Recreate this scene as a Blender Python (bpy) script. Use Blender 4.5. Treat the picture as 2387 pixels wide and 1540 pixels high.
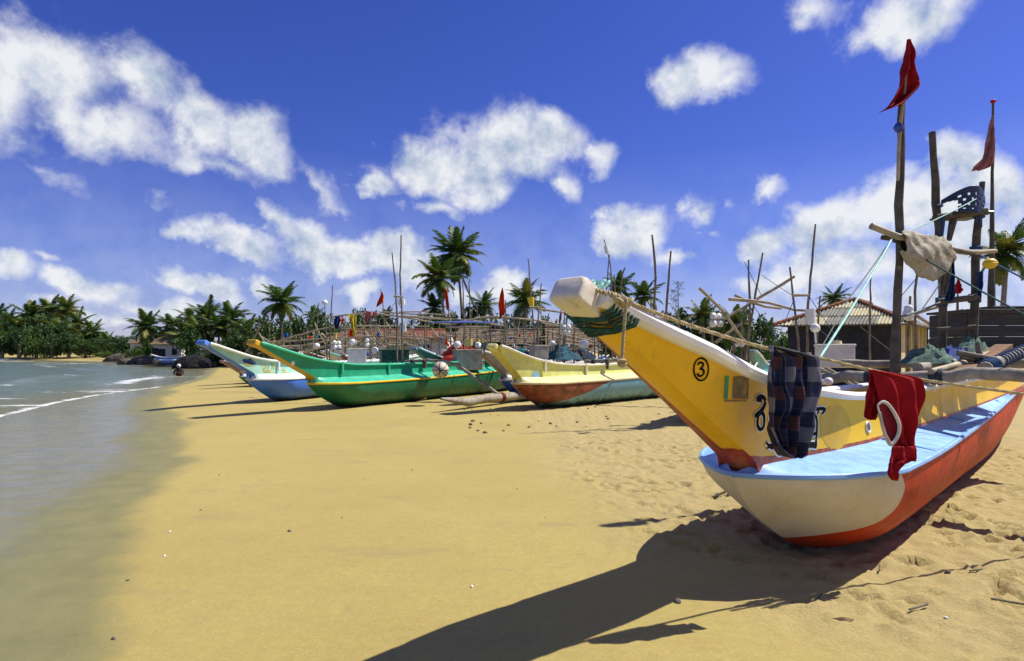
import bpy, math, random
import numpy as np
from mathutils import Vector, Matrix
from mathutils.bvhtree import BVHTree
for o in list(bpy.data.objects): bpy.data.objects.remove(o)
random.seed(7); RNG = np.random.default_rng(11)
SC = bpy.context.scene; COL = SC.collection
R = math.radians

# ------------------------------------------------------------------ camera
FPX, CX, HY, CAMH = 1400.0, 1193.5, 820.0, 1.5      # focal length, centre and horizon of a 2387 px wide picture
cam = bpy.data.cameras.new('camera'); camo = bpy.data.objects.new('camera', cam); COL.objects.link(camo)
camo.location = (0, 0, CAMH); camo.rotation_euler = (R(90), 0, 0)
cam.sensor_width = 36; cam.lens = 36*FPX/2387; cam.shift_y = (HY-770)/2387
cam.clip_start = .05; cam.clip_end = 6000
SC.camera = camo
SC.render.resolution_x, SC.render.resolution_y = 1024, 661

# ------------------------------------------------------------------ sun direction (shadow per metre of height = (-.70,-.20))
sunv = Vector((.70, .20, 1.0)).normalized()
sun_el = math.asin(sunv.z); sun_az = math.atan2(sunv.x, sunv.y)
sl = bpy.data.lights.new('sun', 'SUN'); sl.energy = 5.0; sl.angle = R(.53); sl.color = (1, .945, .83)
so = bpy.data.objects.new('sun', sl); COL.objects.link(so); so.location = (30, 10, 40)
so.rotation_euler = (-sunv).to_track_quat('-Z', 'Y').to_euler()

SC.view_settings.view_transform = 'Standard'
try: SC.view_settings.look = 'None'
except Exception: pass
SC.view_settings.exposure = .42; SC.view_settings.gamma = 1; SC.view_settings.use_curve_mapping = False
SC.cycles.max_bounces = 6

# ------------------------------------------------------------------ world: Nishita sky with cumulus
W = bpy.data.worlds.new('World'); SC.world = W; W.use_nodes = True
def build_world():
    nt = W.node_tree; nt.nodes.clear()
    N = lambda t: nt.nodes.new(t)
    def lk(a, b): nt.links.new(a, b)
    def math_(op, a, b=None, c=None, clamp=False):
        n = N('ShaderNodeMath'); n.operation = op; n.use_clamp = clamp
        for i, v in enumerate((a, b, c)):
            if v is None: continue
            if isinstance(v, (int, float)): n.inputs[i].default_value = v
            else: lk(v, n.inputs[i])
        return n.outputs[0]
    tc = N('ShaderNodeTexCoord')
    sky = N('ShaderNodeTexSky'); sky.sky_type = 'NISHITA'; sky.sun_disc = False
    sky.sun_elevation = sun_el; sky.sun_rotation = sun_az
    sky.altitude = 0; sky.air_density = 1.0; sky.dust_density = .35; sky.ozone_density = 3.0
    tint = N('ShaderNodeMix'); tint.data_type = 'RGBA'; tint.blend_type = 'MULTIPLY'; tint.inputs[0].default_value = 1
    lk(sky.outputs[0], tint.inputs[6]); tint.inputs[7].default_value = (.97, .96, 1.50, 1)
    hs = N('ShaderNodeHueSaturation'); hs.inputs['Saturation'].default_value = 1.14; hs.inputs['Hue'].default_value = .508
    lk(tint.outputs[2], hs.inputs['Color'])
    sep = N('ShaderNodeSeparateXYZ'); lk(tc.outputs['Generated'], sep.inputs[0])
    az = math_('ARCTAN2', sep.outputs[0], sep.outputs[1]); el = math_('ARCSINE', sep.outputs[2])
    def vec(a, e):
        c = N('ShaderNodeCombineXYZ'); lk(a, c.inputs[0]); lk(e, c.inputs[1]); return c.outputs[0]
    p0 = vec(az, el)
    def noise(v, scale, det, rough, dist=0., color=False):
        n = N('ShaderNodeTexNoise'); n.inputs['Scale'].default_value = scale; n.inputs['Detail'].default_value = det
        n.inputs['Roughness'].default_value = rough; n.inputs['Distortion'].default_value = dist
        lk(v, n.inputs['Vector']); return n.outputs['Color' if color else 'Fac']
    # domain warp so blob outlines billow
    wn = noise(tc.outputs['Generated'], 5.5, 6, .6, color=True)
    vs = N('ShaderNodeVectorMath'); vs.operation = 'SUBTRACT'; lk(wn, vs.inputs[0]); vs.inputs[1].default_value = (.5, .5, .5)
    vm = N('ShaderNodeVectorMath'); vm.operation = 'MULTIPLY'; lk(vs.outputs[0], vm.inputs[0]); vm.inputs[1].default_value = (.19, .13, 0)
    va = N('ShaderNodeVectorMath'); va.operation = 'ADD'; lk(p0, va.inputs[0]); lk(vm.outputs[0], va.inputs[1])
    pw = va.outputs[0]
    # cumulus clumps: centre x, y, half width, half height (reference picture units), tilt, weight
    CL = [(-20,230,120,170,0,1),(120,170,150,105,0,1),(300,170,120,110,-20,1),(440,265,130,95,-30,1),(570,330,110,75,-30,1),(230,290,180,75,-10,.8),
          (610,375,70,32,-15,.75),(480,395,130,28,-12,.55),(120,400,160,26,-12,.38),(60,340,130,40,0,.5),
          (1170,330,130,85,0,1),(1010,395,95,72,0,1),(1285,325,95,62,0,1),(1375,345,48,50,0,.9),(888,440,50,34,0,.8),(1110,450,100,52,0,.95),(1295,440,42,42,0,.7),(1000,490,60,28,0,.7),(1100,395,110,70,0,1),(1215,400,80,50,0,.9),
          (1640,175,110,60,0,.85),(1560,155,52,38,0,.7),(1710,205,52,30,0,.6),(1590,220,60,22,0,.5),
          (2080,45,150,55,0,.85),(2175,10,60,60,0,.75),(1965,90,60,38,30,.5),(1900,20,60,40,0,.5),
          (1475,535,92,70,0,1),(1605,470,52,42,0,.72),(1440,480,52,32,0,.7),(1565,592,66,30,0,.75),(1675,450,42,20,0,.45),(1640,520,50,26,0,.5),(1810,430,56,28,0,.6),(1880,395,40,18,0,.35),
          (2250,375,80,80,0,1),(2120,470,140,72,0,1),(1950,535,150,72,0,1),(1775,565,100,52,0,.85),(2340,450,80,110,0,.95),(2010,620,260,62,0,.9),(2220,560,150,100,0,.85),(2120,690,320,55,0,.7),(1780,660,120,40,0,.7),
          (560,570,130,46,-22,1),(650,520,80,36,-40,.7),(725,570,70,55,-30,.8),(800,615,110,36,-15,.9),(905,600,85,58,0,1),(955,635,72,60,0,.95),(600,485,44,30,-30,.55),(465,535,66,28,-20,.7),(400,470,70,22,-10,.3),
          (30,610,66,50,0,.9),(215,655,120,42,-12,.9),(130,590,44,16,0,.55),(470,670,105,40,-10,.95),(380,715,110,26,-8,.75),(605,660,46,24,0,.75),(830,680,48,22,0,.75),(120,700,120,22,0,.6),(280,735,150,22,0,.5),
          (1160,655,66,46,0,.95),(1220,690,66,32,0,.75),(1060,690,70,40,0,.65),(760,440,80,20,-30,.3),(800,490,60,16,-30,.25)]
    acc = None
    def addblob(a, e, rx, ry, rot, w):
        nonlocal acc
        m = N('ShaderNodeMapping'); m.vector_type = 'TEXTURE'
        m.inputs['Location'].default_value = (a, e, 0); m.inputs['Rotation'].default_value = (0, 0, rot); m.inputs['Scale'].default_value = (rx, ry, 1)
        lk(pw, m.inputs['Vector'])
        l = N('ShaderNodeVectorMath'); l.operation = 'LENGTH'; lk(m.outputs[0], l.inputs[0])
        v = math_('MULTIPLY_ADD', l.outputs['Value'], -1.0*w, w)
        acc = v if acc is None else math_('SMOOTH_MAX', acc, v, .22)
    for (x, y, rx, ry, t, w) in CL:
        a = math.atan((x-CX)/FPX); e = math.atan((HY-y)/FPX*math.cos(a))
        addblob(a, e, 1.25*rx/FPX*math.cos(a)**1.6, 1.25*ry/FPX*math.cos(a), R(t), w)
    # the same kind of broken cumulus all the way round, outside this field of view
    rest = math_('MULTIPLY_ADD', math_('SUBTRACT', noise(tc.outputs['Generated'], 3.2, 3, .5), .60), 5., .30)
    side = N('ShaderNodeMapRange'); lk(math_('ABSOLUTE', az), side.inputs[0]); side.inputs[1].default_value = .80; side.inputs[2].default_value = 1.0; side.inputs[3].default_value = -2.; side.inputs[4].default_value = 0.
    up_ = N('ShaderNodeMapRange'); lk(el, up_.inputs[0]); up_.inputs[1].default_value = .62; up_.inputs[2].default_value = .80; up_.inputs[3].default_value = -2.; up_.inputs[4].default_value = 0.
    acc = math_('SMOOTH_MAX', acc, math_('ADD', rest, math_('MAXIMUM', side.outputs[0], up_.outputs[0])), .2)
    def detail(v):
        a = noise(v, 6., 11, .60); b = noise(v, 22., 7, .62)
        return math_('ADD', math_('MULTIPLY', a, 1.0), math_('MULTIPLY', b, .34))
    def shift(v, d):
        n = N('ShaderNodeVectorMath'); n.operation = 'ADD'; lk(v, n.inputs[0]); n.inputs[1].default_value = d; return n.outputs[0]
    n0 = detail(tc.outputs['Generated'])
    n1 = detail(shift(tc.outputs['Generated'], (sunv.x*.030, sunv.y*.030, sunv.z*.030)))
    dens = math_('ADD', math_('MULTIPLY', acc, 1.25), math_('MULTIPLY', math_('SUBTRACT', n0, .68), 1.75))
    mr = N('ShaderNodeMapRange'); mr.interpolation_type = 'SMOOTHSTEP'; lk(dens, mr.inputs[0])
    mr.inputs[1].default_value = .05; mr.inputs[2].default_value = .82
    veil = math_('MULTIPLY', math_('SUBTRACT', 1, math_('MULTIPLY', el, 3.2), clamp=True), math_('MULTIPLY', n0, .34), clamp=True)
    cover = math_('MAXIMUM', math_('MULTIPLY', mr.outputs[0], .95), veil)
    # brightness of the cloud: sunward edges of the billows bright, thick bases greyer
    dif = math_('SUBTRACT', n0, n1)
    lit = math_('ADD', .82, math_('MULTIPLY', dif, 2.7), clamp=False)
    thick = N('ShaderNodeMapRange'); lk(dens, thick.inputs[0]); thick.inputs[1].default_value = .45; thick.inputs[2].default_value = 1.3; thick.inputs[3].default_value = 0; thick.inputs[4].default_value = .20
    lit = math_('SUBTRACT', lit, thick.outputs[0]); lit = math_('MINIMUM', math_('MAXIMUM', lit, .34), 1.0)
    ramp = N('ShaderNodeValToRGB'); lk(lit, ramp.inputs[0])
    ramp.color_ramp.elements[0].position = .3; ramp.color_ramp.elements[0].color = (.36, .47, .66, 1)
    ramp.color_ramp.elements[1].position = .92; ramp.color_ramp.elements[1].color = (.93, .95, .97, 1)
    cm = N('ShaderNodeVectorMath'); cm.operation = 'SCALE'; lk(ramp.outputs[0], cm.inputs[0]); cm.inputs['Scale'].default_value = CLOUD_V
    mx = N('ShaderNodeMix'); mx.data_type = 'RGBA'; lk(cover, mx.inputs[0]); lk(hs.outputs[0], mx.inputs[6]); lk(cm.outputs[0], mx.inputs[7])
    bg = N('ShaderNodeBackground'); bg.inputs[1].default_value = SKY_S; lk(mx.outputs[2], bg.inputs[0])
    out = N('ShaderNodeOutputWorld'); lk(bg.outputs[0], out.inputs[0])
SKY_S, CLOUD_V = .060, 11.8
build_world()
W.cycles.sampling_method = 'MANUAL'; W.cycles.sample_map_resolution = 512

# ------------------------------------------------------------------ helpers
def P(x, y, d):                     # picture point at depth d -> world
    return Vector(((x-CX)/FPX*d, d, CAMH+(HY-y)/FPX*d))
def G(x, y, h=0.):                  # picture point on the plane z = h
    d = (CAMH-h)*FPX/(y-HY); return Vector(((x-CX)/FPX*d, d, h))
def sm(e0, e1, x):
    t = np.clip((x-e0)/(e1-e0), 0, 1); return t*t*(3-2*t)
class MB:
    def __init__(s): s.v = []; s.f = []; s.m = []
    def add(s, vs, fs, mi=0):
        b = len(s.v); s.v += [tuple(v) for v in vs]; s.f += [tuple(i+b for i in f) for f in fs]; s.m += [mi]*len(fs)
        return s
    def box(s, c, size, rot=None, mi=0, bev=0.0):
        hx, hy, hz = size[0]/2, size[1]/2, size[2]/2
        if bev <= 0:
            vs = [Vector((x*hx, y*hy, z*hz)) for z in (-1, 1) for y in (-1, 1) for x in (-1, 1)]
            fs = [(0,2,3,1),(4,5,7,6),(0,1,5,4),(2,6,7,3),(0,4,6,2),(1,3,7,5)]
        else:
            b = bev; vs = []; fs = []
            for sx in (-1, 1):
                for sy in (-1, 1):
                    for sz in (-1, 1):
                        vs += [Vector((sx*hx, sy*(hy-b), sz*(hz-b))), Vector((sx*(hx-b), sy*hy, sz*(hz-b))), Vector((sx*(hx-b), sy*(hy-b), sz*hz))]
            I = lambda sx, sy, sz, k: ((sx > 0)*4+(sy > 0)*2+(sz > 0))*3+k
            for k, (a, b_) in enumerate(((1, 2), (0, 2), (0, 1))):
                for sg in (-1, 1):
                    q = []
                    for (p, r) in ((-1, -1), (1, -1), (1, 1), (-1, 1)):
                        t = [0, 0, 0]; t[k] = sg; t[a] = p; t[b_] = r; q.append(I(*t, k))
                    fs.append(tuple(q))
            for k, (a, b_) in enumerate(((1, 2), (0, 2), (0, 1))):          # edges along axis k
                for p in (-1, 1):
                    for r in (-1, 1):
                        t0 = [0, 0, 0]; t0[k] = -1; t0[a] = p; t0[b_] = r; t1 = list(t0); t1[k] = 1
                        fs.append((I(*t0, a), I(*t1, a), I(*t1, b_), I(*t0, b_)))
            for sx in (-1, 1):
                for sy in (-1, 1):
                    for sz in (-1, 1): fs.append((I(sx, sy, sz, 0), I(sx, sy, sz, 1), I(sx, sy, sz, 2)))
        M = rot if rot is not None else Matrix.Identity(3)
        return s.add([M @ v + Vector(c) for v in vs], fs, mi)
    def tube(s, pts, r, n=8, mi=0, cap=True, flat=1.0, up=None, twist=0.):
        pts = [Vector(p) for p in pts]; m = len(pts)
        rr = [r]*m if isinstance(r, (int, float)) else list(r)
        vs, fs = [], []
        t0 = (pts[1]-pts[0]).normalized()
        ref = Vector(up) if up else (Vector((0, 0, 1)) if abs(t0.z) < .9 else Vector((1, 0, 0)))
        u = (ref - t0*ref.dot(t0)).normalized()
        for i in range(m):
            t = (pts[min(i+1, m-1)]-pts[max(i-1, 0)])
            t = t.normalized() if t.length > 1e-9 else t0
            u = (u-t*u.dot(t)); u = u.normalized() if u.length > 1e-6 else t.orthogonal().normalized()
            w = t.cross(u)
            for k in range(n):
                a = 2*math.pi*k/n+twist*i
                vs.append(pts[i]+(u*math.cos(a)*flat+w*math.sin(a))*rr[i])
        for i in range(m-1):
            for k in range(n): fs.append((i*n+k, i*n+(k+1) % n, (i+1)*n+(k+1) % n, (i+1)*n+k))
        if cap: fs.append(tuple(range(n-1, -1, -1))); fs.append(tuple((m-1)*n+k for k in range(n)))
        return s.add(vs, fs, mi)
    def grid(s, f, nu, nv, mi=0, closeu=False):
        vs = [f(i/(nu if closeu else nu-1), j/(nv-1)) for j in range(nv) for i in range(nu)]
        fs = []
        for j in range(nv-1):
            for i in range(nu if closeu else nu-1):
                a = j*nu+i; b = j*nu+(i+1) % nu; fs.append((a, b, b+nu, a+nu))
        return s.add(vs, fs, mi)
    def ball(s, c, r, nu=12, nv=8, sc=(1, 1, 1), jit=0, rg=random, mi=0):
        c = Vector(c); off = {}
        def f(u, v):
            th = 2*math.pi*u; ph = math.pi*v
            k = 1+jit*math.sin(3*th+c.x*9)*math.sin(2*ph+c.y*7)+jit*math.sin(5*th+2)*math.sin(4*ph)
            return c+Vector((r*sc[0]*math.sin(ph)*math.cos(th), r*sc[1]*math.sin(ph)*math.sin(th), r*sc[2]*math.cos(ph)))*k
        return s.grid(f, nu, nv, mi, closeu=True)
    def mesh(s, name, mats, smooth=True):
        me = bpy.data.meshes.new(name); me.from_pydata(s.v, [], s.f)
        for m_ in (mats if isinstance(mats, (list, tuple)) else [mats]): me.materials.append(m_)
        if any(s.m): me.polygons.foreach_set('material_index', s.m)
        if smooth:
            me.polygons.foreach_set('use_smooth', [True]*len(me.polygons))
            try: me.set_sharp_from_angle(angle=R(smooth if smooth is not True else 38))
            except Exception: pass
        me.update(); return me
    def obj(s, name, mats, parent=None, smooth=True):
        return link(name, s.mesh(name, mats, smooth), parent)
def link(name, data, parent=None):
    o = bpy.data.objects.new(name, data); COL.objects.link(o)
    if parent: o.parent = parent
    return o
def tag(o, label, cat, group=None):
    o['label'] = label; o['category'] = cat
    if group: o['group'] = group
    return o
def thing(name, label, cat, loc=(0, 0, 0), rz=0., group=None):
    o = bpy.data.objects.new(name, None); COL.objects.link(o); o.empty_display_size = .2
    o.location = loc; o.rotation_euler = (0, 0, rz)
    return tag(o, label, cat, group)
def struct(o): o['kind'] = 'structure'; return o
def attr(me, name, vals):
    a = me.attributes.new(name, 'FLOAT', 'POINT'); a.data.foreach_set('value', np.asarray(vals, dtype=np.float32))

# ------------------------------------------------------------------ materials
class NT:
    def __init__(s, name):
        s.m = bpy.data.materials.new(name); s.m.use_nodes = True; s.t = s.m.node_tree
        s.b = s.t.nodes['Principled BSDF']; s.out = s.t.nodes['Material Output']; s.tc = s.t.nodes.new('ShaderNodeTexCoord')
    def n(s, t): return s.t.nodes.new(t)
    def lk(s, a, b): s.t.links.new(a, b)
    def setin(s, sock, v):
        if isinstance(v, (int, float)): sock.default_value = v
        elif isinstance(v, tuple): sock.default_value = v if len(v) == 4 or sock.type == 'VECTOR' else (*v, 1)
        else: s.lk(v, sock)
    def math(s, op, a, b=None, c=None, clamp=False):
        n = s.n('ShaderNodeMath'); n.operation = op; n.use_clamp = clamp
        for i, v in enumerate((a, b, c)):
            if v is not None: s.setin(n.inputs[i], v)
        return n.outputs[0]
    def noise(s, scale, det=5, rough=.6, vec=None, sc=None, dist=0.):
        v = vec if vec is not None else s.tc.outputs['Object']
        if sc:
            mp = s.n('ShaderNodeMapping'); mp.inputs['Scale'].default_value = sc; s.lk(v, mp.inputs[0]); v = mp.outputs[0]
        n = s.n('ShaderNodeTexNoise'); n.inputs['Scale'].default_value = scale; n.inputs['Detail'].default_value = det
        n.inputs['Roughness'].default_value = rough; n.inputs['Distortion'].default_value = dist; s.lk(v, n.inputs['Vector']); return n.outputs['Fac']
    def mr(s, v, a, b, c=0., d=1., smooth=True):
        n = s.n('ShaderNodeMapRange'); n.interpolation_type = 'SMOOTHSTEP' if smooth else 'LINEAR'
        s.setin(n.inputs[0], v)
        for i, k in zip((1, 2, 3, 4), (a, b, c, d)): n.inputs[i].default_value = k
        return n.outputs[0]
    def mix(s, f, a, b, mode='MIX'):
        n = s.n('ShaderNodeMix'); n.data_type = 'RGBA'; n.blend_type = mode
        s.setin(n.inputs[0], f); s.setin(n.inputs[6], a); s.setin(n.inputs[7], b); return n.outputs[2]
    def attr(s, name):
        n = s.n('ShaderNodeAttribute'); n.attribute_name = name; return n.outputs['Fac']
    def bump(s, h, strength=.3, dist=.02):
        n = s.n('ShaderNodeBump'); n.inputs['Strength'].default_value = strength; n.inputs['Distance'].default_value = dist
        s.lk(h, n.inputs['Height']); s.lk(n.outputs[0], s.b.inputs['Normal'])
    def fin(s, col, rough=.6, spec=.5):
        s.setin(s.b.inputs['Base Color'], col); s.setin(s.b.inputs['Roughness'], rough); s.b.inputs['Specular IOR Level'].default_value = spec
        return s.m
def mul(c, k): return tuple(min(1, x*k) for x in c)
def basic(name, col, rough=.6, var=.35, scale=6., sc=None, bump=.25, bsc=30., bdist=.01, col2=None, cov=(.52, .72), spec=.4):
    n = NT(name); a = n.noise(scale, 6, .65, sc=sc)
    c = n.mix(n.mr(a, .3, .7), mul(col, 1-var), mul(col, 1+var*.5))
    if col2: c = n.mix(n.mr(n.noise(scale*.6, 7, .7, sc=sc), cov[0], cov[1]), c, col2)
    n.bump(n.noise(bsc, 5, .65, sc=sc), bump, bdist)
    return n.fin(c, rough, spec)
def paint(name, col, wear=(.30, .27, .2), cov=(.60, .74), rough=.42, scale=3., low=None, var=.16, lowh=.35):
    """weathered gloss paint; low = stain colour that creeps up from the keel"""
    n = NT(name)
    c = n.mix(n.mr(n.noise(2.2, 6, .65), .3, .7), mul(col, 1-var), mul(col, 1+var*.6))
    c = n.mix(n.math('MULTIPLY', n.mr(n.noise(5, 8, .7, sc=(.5, .5, 2.4)), .45, .8), .35), c, mul(col, .62))
    c = n.mix(n.mr(n.noise(scale*4, 9, .72), cov[0], cov[1]), c, wear)
    if low:
        sp = n.n('ShaderNodeSeparateXYZ'); n.lk(n.tc.outputs['Object'], sp.inputs[0])
        f = n.math('ADD', n.math('MULTIPLY', sp.outputs[2], -1/lowh), n.math('MULTIPLY', n.noise(7, 8, .7, sc=(.8, .8, 1.6)), 1.7))
        c = n.mix(n.mr(f, .05, .75), c, low)
    n.bump(n.noise(28, 6, .7), .16, .01)
    r = n.mr(n.noise(9, 4, .6), .3, .7, rough-.1, rough+.2)
    return n.fin(c, r, .45)
# ------------------------------------------------------------------ the ground: one beach sheet, and the sea
_perm = RNG.permutation(512).astype(np.int64); _perm = np.concatenate([_perm, _perm])
_ga = RNG.uniform(0, 2*np.pi, 512); _gx, _gy = np.cos(_ga), np.sin(_ga)
def perlin(x, y):
    xi = np.floor(x).astype(np.int64); yi = np.floor(y).astype(np.int64); xf = x-xi; yf = y-yi
    u = xf*xf*xf*(xf*(xf*6-15)+10); v = yf*yf*yf*(yf*(yf*6-15)+10)
    def g(i, j, dx, dy):
        h = _perm[(_perm[(xi+i) & 511]+yi+j) & 511]; return _gx[h]*dx+_gy[h]*dy
    a = g(0,0,xf,yf); b = g(1,0,xf-1,yf); c = g(0,1,xf,yf-1); d = g(1,1,xf-1,yf-1)
    return (a+(b-a)*u)+((c+(d-c)*u)-(a+(b-a)*u))*v
def fbm(x, y, o=4, gain=.5):
    s = 0; a = 1.
    for k in range(o): s = s+a*perlin(x*2**k+17.3*k, y*2**k-9.1*k); a *= gain
    return s
SEA = -.15
water_px = [(0,972),(60,958),(140,938),(230,921),(300,912),(370,903),(440,892),(480,880),(500,866)]
WL = [(-7,-400),(-8.0,-30),(-9.2,0),(-10.2,8)]+[tuple(G(x,y,SEA)[:2]) for x, y in water_px]+[(-33,62),(-44,72),(-60,88),(-85,106),(-112,128),(-170,150),(-400,190),(-2500,420)]
wet_px = [(290,1540),(300,1400),(318,1290),(352,1175),(405,1120),(462,1072),(448,1040),(432,1000),(452,992),(430,965),(392,950),(384,925),(420,912),(402,904),(440,893),(486,880),(502,868)]
DL = [(-1.0,-400),(-1.25,-20),(-1.5,0)]+[tuple(G(x,y,0)[:2]) for x, y in wet_px]+[(-31,64),(-42,75),(-58,91),(-83,110),(-110,132),(-168,156),(-398,198),(-2500,436)]
def sdist(px, py, line):
    """signed distance, positive to the right of the polyline (landwards)"""
    best = np.full(px.shape, 1e18); sg = np.ones(px.shape)
    for (x0, y0), (x1, y1) in zip(line[:-1], line[1:]):
        dx, dy = x1-x0, y1-y0; L2 = dx*dx+dy*dy
        t = np.clip(((px-x0)*dx+(py-y0)*dy)/L2, 0, 1)
        ex, ey = px-(x0+t*dx), py-(y0+t*dy); d2 = ex*ex+ey*ey
        cr = (px-x0)*dy-(py-y0)*dx
        upd = d2 < best; best = np.where(upd, d2, best); sg = np.where(upd, np.where(cr > 0, 1., -1.), sg)
    return np.sqrt(best)*sg
def axis(lo, hi, step, far, grow=1.13):
    a = list(np.arange(lo, hi, step)); 
    s = step
    while a[-1] < far: s *= grow; a.append(a[-1]+s)
    s = step; b = []
    x = lo
    while x > -far: s *= grow; x -= s; b.append(x)
    return np.array(b[::-1]+a)
def rough_mask(X, Y):
    xl = np.interp(Y, [-5, 1.5, 2.9, 4.0, 6., 9., 14., 26., 60.], [3.4, 2.6, 1.9, 1.1, .7, .55, .3, -1.2, -6.])
    return sm(-.55, .75, X-xl+.5*perlin(X*.9, Y*.9))
boat_spots = []          # hollows under the hulls, filled in before the sheet is made
def terrain(X, Y):
    dw = sdist(X, Y, WL); dl = sdist(X, Y, DL)
    h = np.zeros_like(X)
    wetzone = (dw > 0) & (dl <= 0)
    t = np.where(wetzone, -dl/np.maximum(-dl+dw, 1e-6), 0.)
    h = np.where(wetzone, SEA*t, h)
    h = np.where(dw <= 0, SEA-np.minimum(.05*-dw, 3.), h)
    h = h+np.where(dl > 0, .006*np.minimum(dl, 60), 0)*sm(14, 40, Y)+np.where(dl > 0, 1, 0)*sm(40, 160, Y)*sm(0, 25, dl)*1.2
    # low dry dunes and scuffed sand
    dry = sm(0, 2.5, dl); rg = rough_mask(X, Y)
    h = h+dry*(.018*fbm(X*.45, Y*.45, 3)+.006*fbm(X*2.1, Y*2.1, 2)*.5)
    near = sm(26, 14, Y)
    h = h+rg*near*(.026*fbm(X*2.6, Y*2.6, 3, .55)+.018*fbm(X*8., Y*8., 3, .55))
    return h, dw, dl, rg
def make_beach():
    xs = axis(-3.6, 8.0, .032, 2600, 1.10); ys = axis(2.2, 10.5, .032, 2600, 1.08)
    ys = ys[ys > -60]
    X, Y = np.meshgrid(xs, ys); h, dw, dl, rg = terrain(X, Y)
    r = np.random.default_rng(5)
    def stamp(cx, cy, ang, ln, wd, dep, rim):
        i0, i1 = np.searchsorted(xs, [cx-.4, cx+.4]); j0, j1 = np.searchsorted(ys, [cy-.4, cy+.4])
        if i1-i0 < 2 or j1-j0 < 2: return
        xx = X[j0:j1, i0:i1]-cx; yy = Y[j0:j1, i0:i1]-cy
        u = (xx*math.cos(ang)+yy*math.sin(ang))/ln; v = (-xx*math.sin(ang)+yy*math.cos(ang))/wd
        q = u*u+v*v
        h[j0:j1, i0:i1] += -dep*np.exp(-q**3*1.2)+rim*np.exp(-((np.sqrt(q)-1.35)/.33)**2)
    # walked and scuffed sand by the big hull
    for k in range(900):
        cx, cy = r.uniform(.8, 7.5), r.uniform(2.4, 10.3)
        if rough_mask(np.array([cx]), np.array([cy]))[0] < .6: continue
        if r.random() < .25: continue
        s = r.uniform(.6, 1.1)
        stamp(cx, cy, r.uniform(0, 3.14), .125*s, .05*s, r.uniform(.012, .045), r.uniform(.006, .020))
    for k in range(130):
        cx, cy = r.uniform(3.6, 7.5), r.uniform(3.1, 6.)
        stamp(cx, cy, r.uniform(0, 3.14), r.uniform(.05, .13), r.uniform(.04, .08), r.uniform(.02, .07), r.uniform(.01, .045))
    for k in range(26):                                          # a few faint prints on the smooth sand
        cx, cy = r.uniform(-1.2, 1.6), r.uniform(2.6, 9)
        stamp(cx, cy, r.uniform(0, 3.14), .09, .04, .004, .002)
    for (cx, cy, ang, ln, wd, dep, rim) in boat_spots: 
        pass
    nx, ny = len(xs), len(ys)
    co = np.stack([X, Y, h], -1).reshape(-1, 3)
    idx = np.arange(nx*ny).reshape(ny, nx)
    q = np.stack([idx[:-1, :-1], idx[:-1, 1:], idx[1:, 1:], idx[1:, :-1]], -1).reshape(-1, 4)
    me = bpy.data.meshes.new('beach'); me.vertices.add(len(co)); me.vertices.foreach_set('co', co.astype(np.float32).ravel())
    me.loops.add(q.size); me.loops.foreach_set('vertex_index', q.astype(np.int32).ravel())
    me.polygons.add(len(q)); me.polygons.foreach_set('loop_start', np.arange(0, q.size, 4, dtype=np.int32)); me.polygons.foreach_set('loop_total', np.full(len(q), 4, dtype=np.int32))
    me.polygons.foreach_set('use_smooth', np.ones(len(q), dtype=bool)); me.update()
    attr(me, 'wet', dl.ravel()); attr(me, 'rough', rg.ravel()); attr(me, 'shore', dw.ravel())
    return me
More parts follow.
